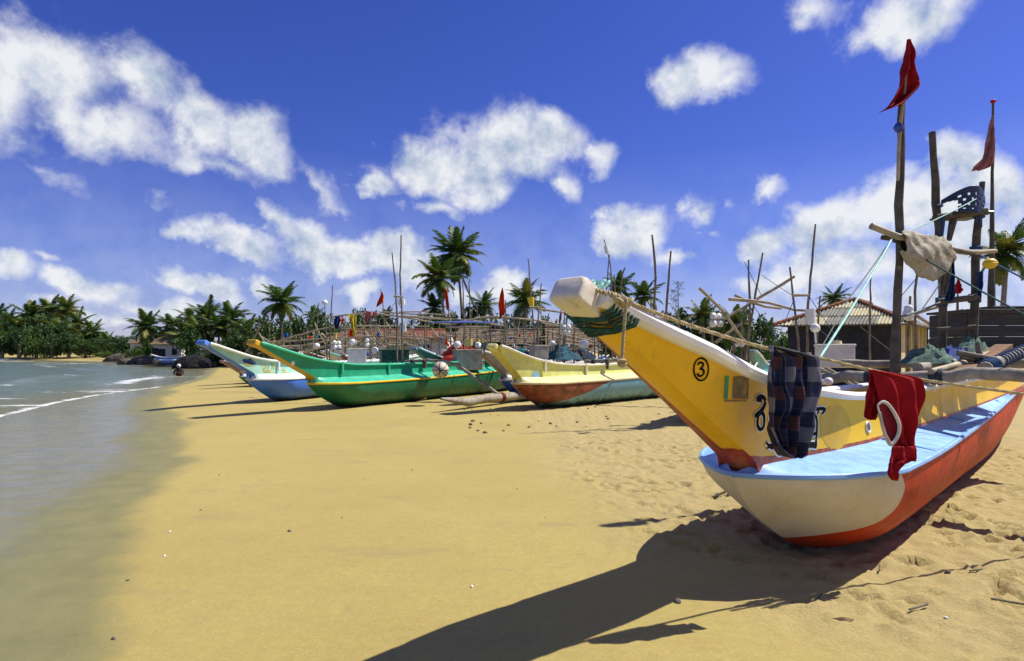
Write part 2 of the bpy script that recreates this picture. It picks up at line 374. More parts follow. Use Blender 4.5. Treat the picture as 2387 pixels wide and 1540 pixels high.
def mat_sand():
    n = NT('sand'); O = n.tc.outputs['Object']
    wet0 = n.attr('wet'); edge = n.noise(.9, 6, .6)
    wj = n.math('ADD', wet0, n.math('MULTIPLY', n.math('SUBTRACT', edge, .5), .8))
    damp = n.mr(wj, .12, -.30)                       # damp dark sand
    gloss = n.mr(wj, -.05, -1.3)                      # film of water left by the last wave
    big = n.noise(.35, 5, .6); mid = n.noise(3.0, 7, .65); fine = n.noise(240., 3, .8); speck = n.noise(75., 3, .75)
    dry = n.mix(n.mr(big, .3, .7), (.372, .302, .076), (.425, .352, .100))
    dry = n.mix(n.math('MULTIPLY', n.mr(mid, .45, .75), .42), dry, (.34, .235, .08))
    dry = n.mix(n.math('MULTIPLY', n.attr('rough'), n.math('ADD', .35, n.math('MULTIPLY', mid, .4))), dry, (.48, .385, .19))
    dry = n.mix(n.math('MULTIPLY', n.mr(fine, .40, .62), .5), dry, (.27, .175, .06))
    dry = n.mix(n.math('MULTIPLY', n.mr(speck, .56, .72), .5), dry, (.20, .145, .06))
    dry = n.mix(n.math('MULTIPLY', n.mr(n.noise(110., 3, .8), .60, .72), .45), dry, (.62, .50, .28))
    md2 = n.noise(14., 6, .72); dry = n.mix(n.math('MULTIPLY', n.mr(md2, .35, .70), .32), dry, (.26, .19, .065))
    md3 = n.noise(38., 5, .75); dry = n.mix(n.math('MULTIPLY', n.mr(md3, .5, .72), .30), dry, (.58, .47, .24))
    # darker mineral streaks left by the swash
    st = n.noise(1.0, 7, .68, sc=(.55, 1.5, 1)); dry = n.mix(n.math('MULTIPLY', n.mr(st, .56, .74), .55), dry, (.22, .18, .10))
    wetc = n.mix(n.mr(mid, .3, .7), (.165, .155, .060), (.205, .190, .076))
    band = n.noise(1.4, 5, .6, sc=(.3, 2.4, 1))
    wetc = n.mix(n.math('MULTIPLY', n.mr(band, .5, .8), .22), wetc, (.27, .21, .085))
    c = n.mix(damp, dry, wetc)
    ripple = n.noise(2.6, 5, .6, sc=(.35, 2.2, 1))
    rgh = n.math('SUBTRACT', .94, n.math('MULTIPLY', gloss, n.math('ADD', .66, n.math('MULTIPLY', n.mr(ripple, .40, .66), .14))))
    h = n.math('ADD', n.math('MULTIPLY', fine, .3), n.math('MULTIPLY', n.noise(40, 6, .7), n.math('ADD', .35, n.math('MULTIPLY', n.attr('rough'), 1.3))))
    h = n.math('MULTIPLY', h, n.math('SUBTRACT', 1, n.math('MULTIPLY', gloss, .93)))
    n.bump(h, .75, .014)
    m = n.fin(c, rgh, .5); return m
SAND = mat_sand()
beach = struct(link('beach', make_beach())); beach.data.materials.append(SAND)

def make_sea():
    xs = np.concatenate([-np.geomspace(2500, 125, 30), np.arange(-120, -30, .9), np.arange(-30, -7, .16), [-6.5, -5]])
    ys = np.concatenate([[-400, -100, -30, -10], np.arange(-4, 34, .16), np.arange(34, 140, .8), np.geomspace(141, 2500, 30)])
    X, Y = np.meshgrid(xs, ys); d = -sdist(X, Y, WL)
    # small waves running in to the beach, higher a little way out
    amp = sm(0, 5, d)*sm(200, 60, Y)
    h = SEA+.004+amp*(.045*fbm(X*.22+Y*.05, Y*.30, 3)+.02*fbm(X*.9, Y*1.3, 3))
    crest = 0
    for (off, a, w) in ((3.6, .10, .55), (9.5, .16, .8), (22., .22, 1.2)):
        ph = d-off-1.3*perlin(X*.10, Y*.13+off)
        crest = crest+a*np.exp(-(ph/w)**2)*sm(-.1, .25, perlin(X*.06+off, Y*.09)+.08)
    h = h+crest*sm(110, 70, Y)
    h = np.where(d < 0, SEA-.05, h)
    foam = np.exp(-((d-.12)/.30)**2)*1.0
    for (off, w, s) in ((3.0, 1.1, .95), (8.8, 1.1, .8), (21., 1.4, .75)):
        ph = d-off-1.3*perlin(X*.10, Y*.13+off)
        foam = np.maximum(foam, s*np.exp(-(ph/w)**2)*sm(-.05, .3, perlin(X*.06+off, Y*.09)+.08))
    # a sheet of foam where the last wave ran up
    def lace(x, y, rx, ry, s, ang=.0):
        g = G(x, y, SEA); u = (X-g.x); v = (Y-g.y)
        return s*np.exp(-(u/rx)**2-(v/ry)**2)
    for a in ((300, 912, 4.5, 1.2, .85), (350, 908, 4, 1.5, .7), (60, 945, 3., .7, .9), (20, 928, 1.6, .6, .95), (420, 878, 5, 1.5, .7), (150, 848, 10, 2.2, .9), (60, 842, 8, 3., 1.), (470, 868, 4, 1., .6)):
        foam = np.maximum(foam, lace(*a))
    nx, ny = len(xs), len(ys); co = np.stack([X, Y, h], -1).reshape(-1, 3); idx = np.arange(nx*ny).reshape(ny, nx)
    q = np.stack([idx[:-1, :-1], idx[:-1, 1:], idx[1:, 1:], idx[1:, :-1]], -1).reshape(-1, 4)
    keep = (d.ravel()[q] > -2.0).any(1); q = q[keep]
    me = bpy.data.meshes.new('sea'); me.vertices.add(len(co)); me.vertices.foreach_set('co', co.astype(np.float32).ravel())
    me.loops.add(q.size); me.loops.foreach_set('vertex_index', q.astype(np.int32).ravel())
    me.polygons.add(len(q)); me.polygons.foreach_set('loop_start', np.arange(0, q.size, 4, dtype=np.int32)); me.polygons.foreach_set('loop_total', np.full(len(q), 4, dtype=np.int32))
    me.polygons.foreach_set('use_smooth', np.ones(len(q), dtype=bool)); me.update()
    attr(me, 'foam', foam.ravel()); attr(me, 'depth', d.ravel())
    return me
def mat_sea():
    n = NT('sea_water')
    dp = n.attr('depth')
    c = n.mix(n.mr(dp, 0., 5.), (.20, .19, .085), (.13, .175, .12)); c = n.mix(n.mr(dp, 5., 30.), c, (.045, .135, .120))
    f = n.math('ADD', n.attr('foam'), n.math('MULTIPLY', n.math('SUBTRACT', n.noise(1.3, 10, .78, sc=(.55, 2.0, 1)), .5), 3.2))
    fm = n.math('MULTIPLY', n.mr(f, .62, 1.15), .9)
    c = n.mix(fm, c, (.80, .82, .82))
    w = n.math('ADD', n.noise(1.1, 6, .66, sc=(.6, 1.5, 1)), n.math('MULTIPLY', n.noise(7, 5, .62, sc=(.7, 1.4, 1)), .35))
    n.bump(w, .62, .16)
    r = n.math('ADD', .10, n.math('MULTIPLY', fm, .6))
    return n.fin(c, r, .38)
sea = struct(link('sea', make_sea())); sea.data.materials.append(mat_sea())

# ------------------------------------------------------------------ shared materials
BAMBOO = basic('pale_bamboo', (.40, .33, .21), .6, .35, 5, (1, 1, 1), .3, 22, .01, (.16, .125, .08), (.55, .75))
POLE = basic('weathered_pole', (.215, .175, .12), .75, .45, 6, None, .5, 24, .012, (.07, .06, .045), (.5, .68))
DARKPOLE = basic('dark_pole', (.105, .088, .065), .8, .5, 6, None, .5, 24, .012, (.24, .2, .14), (.6, .75))
LOGM = basic('bleached_log', (.33, .29, .225), .8, .4, 4, (1.4, 1.4, 1.4), .6, 16, .02, (.13, .11, .085), (.52, .7))
ROPE = basic('yellow_rope', (.46, .38, .21), .85, .35, 30, None, .5, 120, .006)
ROPEG = basic('green_rope', (.018, .085, .07), .8, .5, 30, None, .5, 120, .006, (.12, .17, .14), (.66, .8))
ROPEB = basic('blue_rope', (.03, .09, .22), .8, .4, 30, None, .4, 120, .006)
ROPEM = basic('mint_rope', (.32, .62, .55), .7, .3, 30, None, .4, 90, .004)
ROPED = basic('dark_lashing', (.035, .05, .055), .85, .5, 25, None, .5, 80, .006)
LINE = basic('grey_line', (.15, .17, .16), .8, .3, 20, None, .2, 80, .003)
REDLASH = basic('red_lashing', (.20, .025, .03), .8, .4, 20, None, .4, 60, .006)
WHITEPL = basic('white_float_plastic', (.72, .73, .71), .45, .12, 5, None, .15, 20, .01, (.45, .42, .35), (.62, .8))
YELLPL = basic('yellow_float_plastic', (.75, .52, .03), .45, .15, 5, None, .1, 20, .01)
BLUEPL = basic('blue_plastic', (.03, .08, .42), .4, .2, 5, None, .1, 20, .01)
NETG = basic('green_net', (.10, .19, .15), .9, .5, 40, None, .9, 60, .02, (.26, .28, .22), (.5, .7))
NETB = basic('blue_net', (.06, .10, .33), .9, .5, 40, None, .9, 60, .02)
STONE = basic('beach_stone', (.13, .115, .10), .85, .4, 12, None, .5, 40, .01)
HUSK = basic('coconut_husk', (.30, .19, .085), .9, .4, 14, None, .7, 60, .01)
BLACKP = basic('black_paint', (.010, .009, .008), .9, .3, 20, None, .1, 40, .003, (.06, .05, .02), (.68, .8), .1)
WHITEP = basic('white_paint', (.80, .79, .72), .8, .08, 12, None, .1, 40, .003, (.5, .47, .38), (.66, .8))
# ------------------------------------------------------------------ outrigger boats
def interp(t): 
    xs, ys = zip(*sorted(t)); return lambda x: float(np.interp(x, xs, ys))
def smooth_interp(t, n=7, w=.35):
    f = interp(t); return lambda x: sum(f(x+w*(i/(n-1)-.5)*2) for i in range(n))/n
class Boat:
    """local x = towards the bow (0 where the keel meets the sand), y = port, z = up"""
    def __init__(s, name, label, C, bow, L=9., k=1., mats=None, zt=None, tipx=2.66, wmax=.68, nst=60, rimh=.72, group=None, wtop=.27, whole=True, stemw=.14, base=None, cat='boat', xb=1.12, tip=True, cut=.10, rise=.16, railr=.03, wprof=None, tipw=.85):
        s.tipw = tipw
        s.wprof = smooth_interp(wprof, 7, .6) if wprof else None
        s.cut = cut; s.rise = rise; s.railr = railr
        s.k = k; s.L = L; b = Vector((bow[0], bow[1])).normalized(); s.M = mats
        s.root = thing(name, label, cat, (C[0], C[1], C[2] if len(C) > 2 else -.02), math.atan2(b.y, b.x), group)
        s.root_m = Matrix.Translation(s.root.location) @ Matrix.Rotation(s.root.rotation_euler.z, 4, 'Z')
        s.wmax, s.xb0, s.rimh = wmax, xb, rimh
        s.zt = smooth_interp(zt or [(-L, 1.52), (-L+1, 1.40), (-6, 1.22), (-2, 1.19), (-.3, 1.20), (1.1, 1.36), (1.8, 1.54), (2.4, 1.71), (2.7, 1.82)])
        s.tipx, s.wtop, s.stemw = tipx, wtop, stemw
        s.build(nst, tip)
    def w(s, x):
        xb, x0 = s.xb0, .05; L = s.L
        if x > x0: return s.wmax*max(0, 1-((x-x0)/(xb-x0))**1.75)**.72+.012
        if s.wprof: return s.wmax*s.wprof(x)+.012
        if x < -3: return s.wmax*(1-.55*max(0, (-3-x)/(L-3-.6))**2.4)+.012
        return s.wmax+.012
    def hr(s, x): return s.rimh+(.0026*x*x if x < 0 else .01*x)
    def zb(s, x):
        if x > -.35: return float(np.interp(x, [-.35, -.1, .1, .36, .6, .83, 1.0, 1.13], [0, .008, .045, .155, .285, .42, .56, s.rimh]))
        st = -s.L
        t = max(0, (x-(st*.55))/(st-st*.55)); return .62*t**1.8
    def xbot(s, xt):
        if xt <= -.5: return xt
        T = s.tipx+.5; B = 1.02+.5; t = (xt+.5)/T
        a = T/B; return -.5+B*(a*t-(a-1)*t*t)
    def wb(s, x): return float(np.interp(x, [-s.L, -s.L+1.5, -.6, 1.02], [.05, s.wtop*.93, s.wtop*.93, s.stemw*.95]))
    def wt(s, x): return float(np.interp(x, [-s.L, -s.L+1.5, .5, 1.2, 1.85, s.tipx], [.07, s.wtop*.84, s.wtop*.86, s.wtop*.90, s.wtop*.82, s.stemw*s.tipw]))
    def side(s, xt, v, sg=1, off=0.):
        xb = s.xbot(xt); zb_ = s.hr(xb)+s.rise
        t = min(1, v/.8); top = s.zt(xt); x = xb+(xt-xb)*max(t, 0); z = zb_+(top-s.cut-zb_)*t+s.cut*max(0, v-.8)/.2
        y = s.wb(xb)+(s.wt(xt)-s.wb(xb))*v-.02*math.sin(math.pi*v)
        return Vector((x, sg*(y+off), z))*s.k
    def obj(s, mb, name, mat, smooth=True): return mb.obj(name, mat, s.root, smooth)
    def build(s, nst, tip):
        k, L, M = s.k, s.L, s.M
        u = np.linspace(0, 1, nst); xs = list(-L+(L+s.xb0)*(1-(1-u)**1.35)); xs[-1] = s.xb0
        nt = 18
        m = MB(); sd = []
        def hull(i, j):
            x = xs[int(round(j*(nst-1)))]; t = (i*2-1); a = abs(t)*math.pi/2
            w, z0, z1 = s.w(x), s.zb(x), s.hr(x)
            bl = sm(-.5, .7, x); e1 = .82+.55*bl
            y = w*math.sin(a)**e1; z = z0+(z1-z0)*(1-math.cos(a))**(.95-.30*bl)
            return Vector((x, y*(1 if t > 0 else -1), z))*k
        m.grid(hull, nt*2+1, nst); s.hull = s.obj(m, 'hull', M['hull'])
        # shelf from the rim in to the washstrake
        m = MB()
        for sg in (1, -1):
            def f(i, j):
                x = xs[int(round(j*(nst-1)))]; w = s.w(x); wi = min(s.wb(min(x, 1.02)), w*.9) if x < 1.02 else w*.5
                return Vector((x, sg*(w+(wi-w)*i), s.hr(x)+.012+(s.rise-.009)*i*(1 if w > .2 else w*5)))*k
            m.grid(f, 6, nst)
        s.shelf = s.obj(m, 'side_shelf', M['shelf'])
        m = MB()
        path = [Vector((x, s.w(x), s.hr(x)+.004))*k for x in xs]; path2 = [Vector((p.x, -p.y, p.z)) for p in path]
        m.tube(path+path2[::-1][1:], s.railr*k, 7); s.rail = m.obj('rub_rail', M['rail'], s.shelf)
        # washstrake (the raised sides), both boards
        ut = np.linspace(0, 1, nst); xts = list(-L+.25+(s.tipx+L-.25)*(1-(1-ut)**1.2)); s.xts = xts
        m = MB(); vv = []
        nv = 9
        for sg in (1, -1): m.grid(lambda i, j: s.side(xts[int(round(j*(nst-1)))], -.10+1.10*i, sg), nv, nst)
        s.strake_mb = m; s.strake = s.obj(m, 'washstrake', M['strake'])
        attr(s.strake.data, 'band', [-.10+1.10*i/(nv-1) for _ in (0, 1) for j in range(nst) for i in range(nv)])
        # flat stem face joining the two sides
        m = MB(); xt = xts[-1]
        def st(i, j):
            j = -.10+1.10*j; a = s.side(xt, j, 1); b = s.side(xt, j, -1); return b+(a-b)*i+Vector((.012, 0, -.008))*math.sin(math.pi*i)*k
        m.grid(st, 7, 16); s.stem = s.obj(m, 'stem_board', M['stem'])
        attr(s.stem.data, 'band', [-.10+1.10*j/15 for j in range(16) for i in range(7)]); attr(s.stem.data, 'across', [i/6 for j in range(16) for i in range(7)])
        # gunwale lip
        m = MB()
        for sg in (1, -1):
            pp = [s.side(x, 1, sg, .022)+Vector((0, 0, .004*k)) for x in xts]
            m.tube(pp, [(.034+.012*sm(0, 2.4, x))*k for x in xts], 9, flat=.95)
        # closed foredeck between the lips, and the tail piece
        fx = [x for x in xts if x > .95]
        m.grid(lambda i, j: s.side(fx[int(round(j*(len(fx)-1)))], 1, 1)*(1-i)+s.side(fx[int(round(j*(len(fx)-1)))], 1, -1)*i+Vector((0, 0, .02*k*math.sin(math.pi*i)+.012*k)), 5, len(fx))
        s.gun = s.obj(m, 'gunwale', M['gun'])
        # stern closing board
        m = MB(); m.grid(lambda i, j: s.side(xts[0], j, 1)*(1-i)+s.side(xts[0], j, -1)*i, 3, 5); s.obj(m, 'stern_board', M['strake'])
        # floor boards and ribs inside
        m = MB(); m.grid(lambda i, j: Vector((-L+.5+(L+.3)*j, (i*2-1)*.2, s.hr(0)+.03+(.0026*(-L+.5+(L+.3)*j)**2))) * k, 2, 12); s.obj(m, 'floor_boards', POLE)
        for q in range(min(4, int(L/1.5))):
            x = -1.2-q*1.5; m = MB(); m.box(Vector((x, 0, s.zt(x)-.05))*k, (.09*k, 2*s.wt(x)*k-.01, .04*k)); s.obj(m, 'thwart', M['gun'], False)
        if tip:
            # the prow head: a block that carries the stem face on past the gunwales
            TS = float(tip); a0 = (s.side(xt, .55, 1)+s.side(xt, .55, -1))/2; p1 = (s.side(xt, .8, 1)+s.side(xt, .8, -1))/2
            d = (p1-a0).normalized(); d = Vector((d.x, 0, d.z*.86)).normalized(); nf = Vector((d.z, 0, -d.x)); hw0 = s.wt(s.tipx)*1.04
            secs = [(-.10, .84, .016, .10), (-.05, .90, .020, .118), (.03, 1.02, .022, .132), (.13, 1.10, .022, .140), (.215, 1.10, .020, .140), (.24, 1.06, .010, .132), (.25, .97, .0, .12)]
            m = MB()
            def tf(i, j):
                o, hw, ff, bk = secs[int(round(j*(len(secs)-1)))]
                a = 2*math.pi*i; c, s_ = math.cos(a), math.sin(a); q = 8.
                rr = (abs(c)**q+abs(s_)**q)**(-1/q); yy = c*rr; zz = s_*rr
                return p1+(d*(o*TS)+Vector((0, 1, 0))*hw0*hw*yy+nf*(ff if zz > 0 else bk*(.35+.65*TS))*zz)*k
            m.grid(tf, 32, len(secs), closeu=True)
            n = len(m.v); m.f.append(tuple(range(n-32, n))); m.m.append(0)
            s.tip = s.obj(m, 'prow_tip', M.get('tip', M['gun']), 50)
    def W(s, p): return s.root_m @ (Vector(p)*s.k)
    def Lc(s, p): return (s.root_m.inverted() @ Vector(p))/s.k     # world -> local design units
    def pole(s, name, pts, r, mat, world=False, n=8, knob=.06):
        pts = [Vector(p) for p in pts]
        inv = s.root_m.inverted()
        pl = [inv @ p if world else p*s.k for p in pts]
        return wob_pole(name, pl, r if world else (r*s.k if isinstance(r, (int, float)) else [q*s.k for q in r]), mat, s.root, n, knob)
    def outrigger(s, booms=(-2.2, -5.2), y=3.3, fx=(.9, -6.4), z0=1.24, r=.06, fr=.15, start=-.55, mat=None, fmat=None, lash=None, zf=.10):
        for b in booms:
            zz = max(z0, s.zt(b)+.04)
            pts = [(b, start, zz), (b, 0, zz+.03), (b, .7, zz+.05), (b-.02, 1.5, zz-.06), (b-.03, 2.3, zz*.62), (b-.03, y-.1, fr*1.7+zf), (b-.03, y+.12, fr*1.2+zf)]
            bm_ = s.pole('outrigger_boom', catmull(pts, 6), r, mat or LOGM)
            for dy in (-.26, .26):
                m = MB(); m.box(Vector((b, dy+.03, zz-.10))*s.k, (.05*s.k, .07*s.k, .2*s.k))
                for q in range(4): ring(m, Vector((b, dy+q*.022, zz+.025))*s.k, Vector((0, 1, 0)), r*1.16*s.k, .011*s.k)
                m.obj('lashing', lash or ROPED, bm_)
            m = MB()
            for q in range(5): ring(m, Vector((b-.08+q*.03, y, fr+zf))*s.k, Vector((1, 0, .1)), fr*1.08*s.k, .014*s.k)
            m.obj('lashing', lash or ROPED, bm_)
        a, e = fx; n = 14
        pts = []; rr = []
        for i in range(n):
            t = i/(n-1); x = a+(e-a)*t
            pts.append((x, y, zf+fr*.9+.16*max(0, 1-t*6)**2+.08*max(0, t*6-5)**2)); rr.append(fr*(.16+.84*min(1, t*5.5+.02)**.6)*(1-.5*max(0, t*5-4)))
        s.pole('outrigger_float', pts, rr, fmat or LOGM, n=10)
def ring(m, c, ax, R_, r, n=14, sides=5):
    ax = Vector(ax).normalized(); u = ax.orthogonal().normalized(); w = ax.cross(u)
    def f(i, j):
        a = 2*math.pi*i; b = 2*math.pi*j
        d = u*math.cos(a)+w*math.sin(a); return Vector(c)+d*(R_+r*math.cos(b))+ax*r*math.sin(b)
    m.grid(f, n, sides+1, closeu=True)
def catmull(pts, n=6):
    p = [Vector(q) for q in pts]; out = []
    for i in range(len(p)-1):
        p0 = p[max(i-1, 0)]; p1 = p[i]; p2 = p[i+1]; p3 = p[min(i+2, len(p)-1)]
        for j in range(n):
            t = j/n; out.append(.5*((2*p1)+(-p0+p2)*t+(2*p0-5*p1+4*p2-p3)*t*t+(-p0+3*p1-3*p2+p3)*t**3))
    out.append(p[-1]); return out
_pr = random.Random(21)
def wob_pole(name, pts, r, mat, parent, n=8, knob=.06, wob=.004):
    """a stick or bamboo: resampled, slightly crooked and knotty"""
    pts = [Vector(p) for p in pts]
    L = sum((b-a).length for a, b in zip(pts, pts[1:]))
    seg = max(2, min(26, int(L/.28)))
    if len(pts) > 12: res = pts; tt = [i/(len(pts)-1) for i in range(len(pts))]
    else:
        cum = [0]
        for a, b in zip(pts, pts[1:]): cum.append(cum[-1]+(b-a).length)
        res = []; tt = []
        sp = catmull(pts, 8) if len(pts) > 2 else [pts[0]+(pts[1]-pts[0])*i/8 for i in range(9)]
        c2 = [0]
        for a, b in zip(sp, sp[1:]): c2.append(c2[-1]+(b-a).length)
        for i in range(seg+1):
            t = i/seg; d = t*c2[-1]
            q = Vector([float(np.interp(d, c2, [p[c] for p in sp])) for c in range(3)])
            res.append(q); tt.append(t)
    rr = []
    for t in tt:
        b = r if isinstance(r, (int, float)) else float(np.interp(t, np.linspace(0, 1, len(r)), r))
        rr.append(b*(1+_pr.uniform(-knob, knob*1.6)))
    w = L*wob
    res = [p+Vector((_pr.uniform(-w, w), _pr.uniform(-w, w), _pr.uniform(-w, w)))*(0 if i in (0, len(res)-1) else 1) for i, p in enumerate(res)]
    m = MB(); m.tube(res, rr, n); return m.obj(name, mat, parent)
def line(name, a, b, r, mat, parent=None, sag=.02, n=10):
    a, b = Vector(a), Vector(b); L = (b-a).length
    m = MB(); m.tube([a+(b-a)*(i/n)-Vector((0, 0, sag*L*4*(i/n)*(1-i/n))) for i in range(n+1)], r, 5)
    return m.obj(name, mat, parent)
def laid_rope(m, pts, r, pitch=.05, strands=3, n=5):
    """three-strand rope along a path"""
    sp = [Vector(p) for p in pts]; cum = [0]
    for a, b in zip(sp, sp[1:]): cum.append(cum[-1]+(b-a).length)
    N_ = int(cum[-1]/(pitch/6))
    C = np.array([[p.x, p.y, p.z] for p in sp]); ds = np.linspace(0, cum[-1], N_)
    Q = [Vector((float(np.interp(d, cum, C[:, 0])), float(np.interp(d, cum, C[:, 1])), float(np.interp(d, cum, C[:, 2])))) for d in ds]
    for k in range(strands):
        path = []
        for i, d in enumerate(ds):
            t = (Q[min(i+1, N_-1)]-Q[max(i-1, 0)]).normalized(); u = t.cross(Vector((.13, .2, .97))).normalized(); w = t.cross(u)
            a = 2*math.pi*(d/pitch+k/strands); path.append(Q[i]+(u*math.cos(a)+w*math.sin(a))*r*.52)
        m.tube(path, r*.56, n)
# ================================================================== the big yellow boat in front
def strip_paint(name, col, band, edge, nz=.03, wear=(.42, .30, .07), across=None, cov=(.62, .76)):
    """paint with a second colour below a (slightly ragged) line of the 'band' attribute"""
    n = NT(name)
    c = n.mix(n.mr(n.noise(2.0, 6, .65), .3, .7), mul(col, .86), mul(col, 1.06))
    c = n.mix(n.math('MULTIPLY', n.mr(n.noise(5, 8, .7, sc=(.5, .5, 2.)), .5, .8), .3), c, mul(col, .66))
    c = n.mix(n.mr(n.noise(14, 9, .72), cov[0], cov[1]), c, wear)
    c = n.mix(n.math('MULTIPLY', n.mr(n.noise(4., 9, .74, sc=(2.6, 2.6, .45)), .52, .76), .38), c, (.34, .20, .03))
    b = n.math('ADD', n.attr('band'), n.math('MULTIPLY', n.math('SUBTRACT', n.noise(9, 6, .65), .5), nz))
    if across: b = n.math('MINIMUM', b, n.math('ADD', n.math('SUBTRACT', n.attr('across'), across[0]), n.math('MULTIPLY', n.attr('band'), across[1])))
    bc = n.mix(n.mr(n.noise(12, 8, .7), .42, .66), band, mul(band, .45))
    c = n.mix(n.mr(b, edge+.004, edge-.004), c, bc)
    n.bump(n.noise(30, 6, .7), .14, .01)
    return n.fin(c, n.mr(n.noise(8, 4, .6), .3, .7, .36, .55), .45)
def mat_near_hull():
    n = NT('cream_and_red_hull')
    sd = n.math('ADD', n.attr('sd'), n.math('MULTIPLY', n.math('SUBTRACT', n.noise(6, 5, .6), .5), .025))
    cream = n.mix(n.mr(n.noise(2.3, 7, .65), .3, .72), (.66, .60, .47), (.56, .49, .34))
    cream = n.mix(n.mr(n.noise(11, 9, .75, sc=(.7, .7, 2)), .63, .78), cream, (.30, .22, .12))
    cream = n.mix(n.math('MULTIPLY', n.mr(n.noise(3.5, 8, .72, sc=(2.2, 2.2, .5)), .5, .75), .45), cream, (.40, .32, .19))
    red = n.mix(n.mr(n.noise(3, 7, .68, sc=(.6, .6, 2.2)), .3, .68), (.56, .048, .004), (.38, .026, .004))
    sp = n.n('ShaderNodeSeparateXYZ'); n.lk(n.tc.outputs['Object'], sp.inputs[0])
    low = n.math('ADD', n.math('MULTIPLY', sp.outputs[2], -3.2), n.math('MULTIPLY', n.noise(5, 8, .72, sc=(.6, .6, 3.)), 2.0))
    red = n.mix(n.math('MULTIPLY', n.mr(low, .25, .85), .5), red, (.26, .075, .02))
    red = n.mix(n.mr(n.noise(7, 8, .74), .66, .74), red, (.10, .03, .02))
    c = n.mix(n.mr(sd, -.004, .004), red, cream)
    n.bump(n.noise(25, 6, .7), .16, .01)
    return n.fin(c, n.mr(n.noise(8, 4, .6), .3, .7, .5, .65), .25)
YEL = (.84, .50, .006)
near_m = dict(hull=mat_near_hull(), shelf=paint('sky_blue_paint', (.24, .46, .83), (.34, .33, .27), (.70, .82)), rail=paint('sky_blue_rail', (.22, .42, .80), (.4, .4, .4), (.7, .8)),
              strake=strip_paint('yellow_side', YEL, (.42, .075, .015), .072, .05), stem=strip_paint('yellow_stem', YEL, (.36, .055, .013), .11, .04, across=(.36, .50)),
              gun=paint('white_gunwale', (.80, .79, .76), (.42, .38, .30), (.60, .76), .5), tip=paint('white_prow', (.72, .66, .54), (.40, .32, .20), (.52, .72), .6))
NB = Boat('outrigger_fishing_boat', 'large yellow outrigger boat with circled number 3, blue shelf and cream and red hull', (2.255, 4.615), (-.74, -.67), L=9.4, k=1, mats=near_m, nst=110, stemw=.14, tipw=.62, wprof=[(-9.4, .08), (-7.5, .30), (-5.3, .53), (-3.2, .74), (-.8, .97), (.2, 1.), (2, 1.)], tip=.62, tipx=2.58, rise=.065, railr=.021, cut=.055, zt=[(-9.4, 1.50), (-8.5, 1.40), (-6, 1.20), (-2, 1.16), (-.3, 1.165), (1.15, 1.325), (1.59, 1.45), (2.0, 1.565), (2.3, 1.665), (2.6, 1.775), (3.0, 1.93)])
# where cream meets red on the hull
poly = [(.80, -.2), (.50, .14), (.28, .22), (.08, .32), (-.02, .44), (.02, .57), (.17, .72), (.24, .9)]
def sd_poly(x, z):
    best = 1e9; sg = 1
    for (x0, z0), (x1, z1) in zip(poly, poly[1:]):
        dx, dz = x1-x0, z1-z0; t = max(0, min(1, ((x-x0)*dx+(z-z0)*dz)/(dx*dx+dz*dz)))
        ex, ez = x-x0-t*dx, z-z0-t*dz; d = ex*ex+ez*ez
        if d < best: best = d; sg = 1 if (dx*ez-dz*ex) < 0 else -1
    return math.sqrt(best)*sg
attr(NB.hull.data, 'sd', [sd_poly(v.co.x, v.co.z) for v in NB.hull.data.vertices])

class Picker:
    """finds where a line of sight meets a painted surface, so that lettering lies on the board itself"""
    def __init__(s, boat, me):
        s.b = boat; s.t = BVHTree.FromPolygons([v.co.copy() for v in me.vertices], [tuple(p.vertices) for p in me.polygons])
        s.inv = boat.root_m.inverted()
    def __call__(s, x, y):
        o = s.inv @ Vector((0, 0, CAMH)); d = (s.inv.to_3x3() @ Vector(((x-CX)/FPX, 1, (HY-y)/FPX))).normalized()
        r = s.t.ray_cast(o, d)
        if r[0] is None: return None
        n = r[1]; n = n if n.dot(d) < 0 else -n
        return r[0], n
def ribbon(pick, pts, width, off, mb, closed=False, n=8):
    pp = [Vector((x, y, 0)) for x, y in pts]
    if closed: pp = pp+[pp[0]]
    sp = catmull(pp, n) if len(pp) > 2 else [pp[0]+(pp[1]-pp[0])*i/6 for i in range(7)]
    hit = [pick(q.x, q.y) for q in sp]
    hit = [h for h in hit if h]
    if len(hit) < 2: return
    vs = []
    for i, (p, nn) in enumerate(hit):
        t = (hit[min(i+1, len(hit)-1)][0]-hit[max(i-1, 0)][0]); t = t.normalized() if t.length > 0 else Vector((1, 0, 0))
        w = nn.cross(t).normalized()*width/2
        vs += [p+nn*off-w, p+nn*off+w]
    mb.add(vs, [(2*i, 2*i+1, 2*i+3, 2*i+2) for i in range(len(hit)-1)])
def patch(pick, quad, off, mb, nu=10, nv=10, mask=None):
    q = [Vector((x, y, 0)) for x, y in quad]; vs = []; ok = True
    for j in range(nv):
        for i in range(nu):
            u, v = i/(nu-1), j/(nv-1); c = (q[0]*(1-u)+q[1]*u)*(1-v)+(q[3]*(1-u)+q[2]*u)*v
            h = pick(c.x, c.y)
            if not h: return
            vs.append(h[0]+h[1]*off)
    fs = [(j*nu+i, j*nu+i+1, (j+1)*nu+i+1, (j+1)*nu+i) for j in range(nv-1) for i in range(nu-1)]
    if mask: fs = [f for f in fs if mask(((f[0] % nu)+.5)/(nu-1), ((f[0]//nu)+.5)/(nv-1))]
    mb.add(vs, fs)
pk = Picker(NB, NB.strake.data)
Z2 = lambda X, Y: (1662.6+.25407*X, 749.8+.25403*Y)
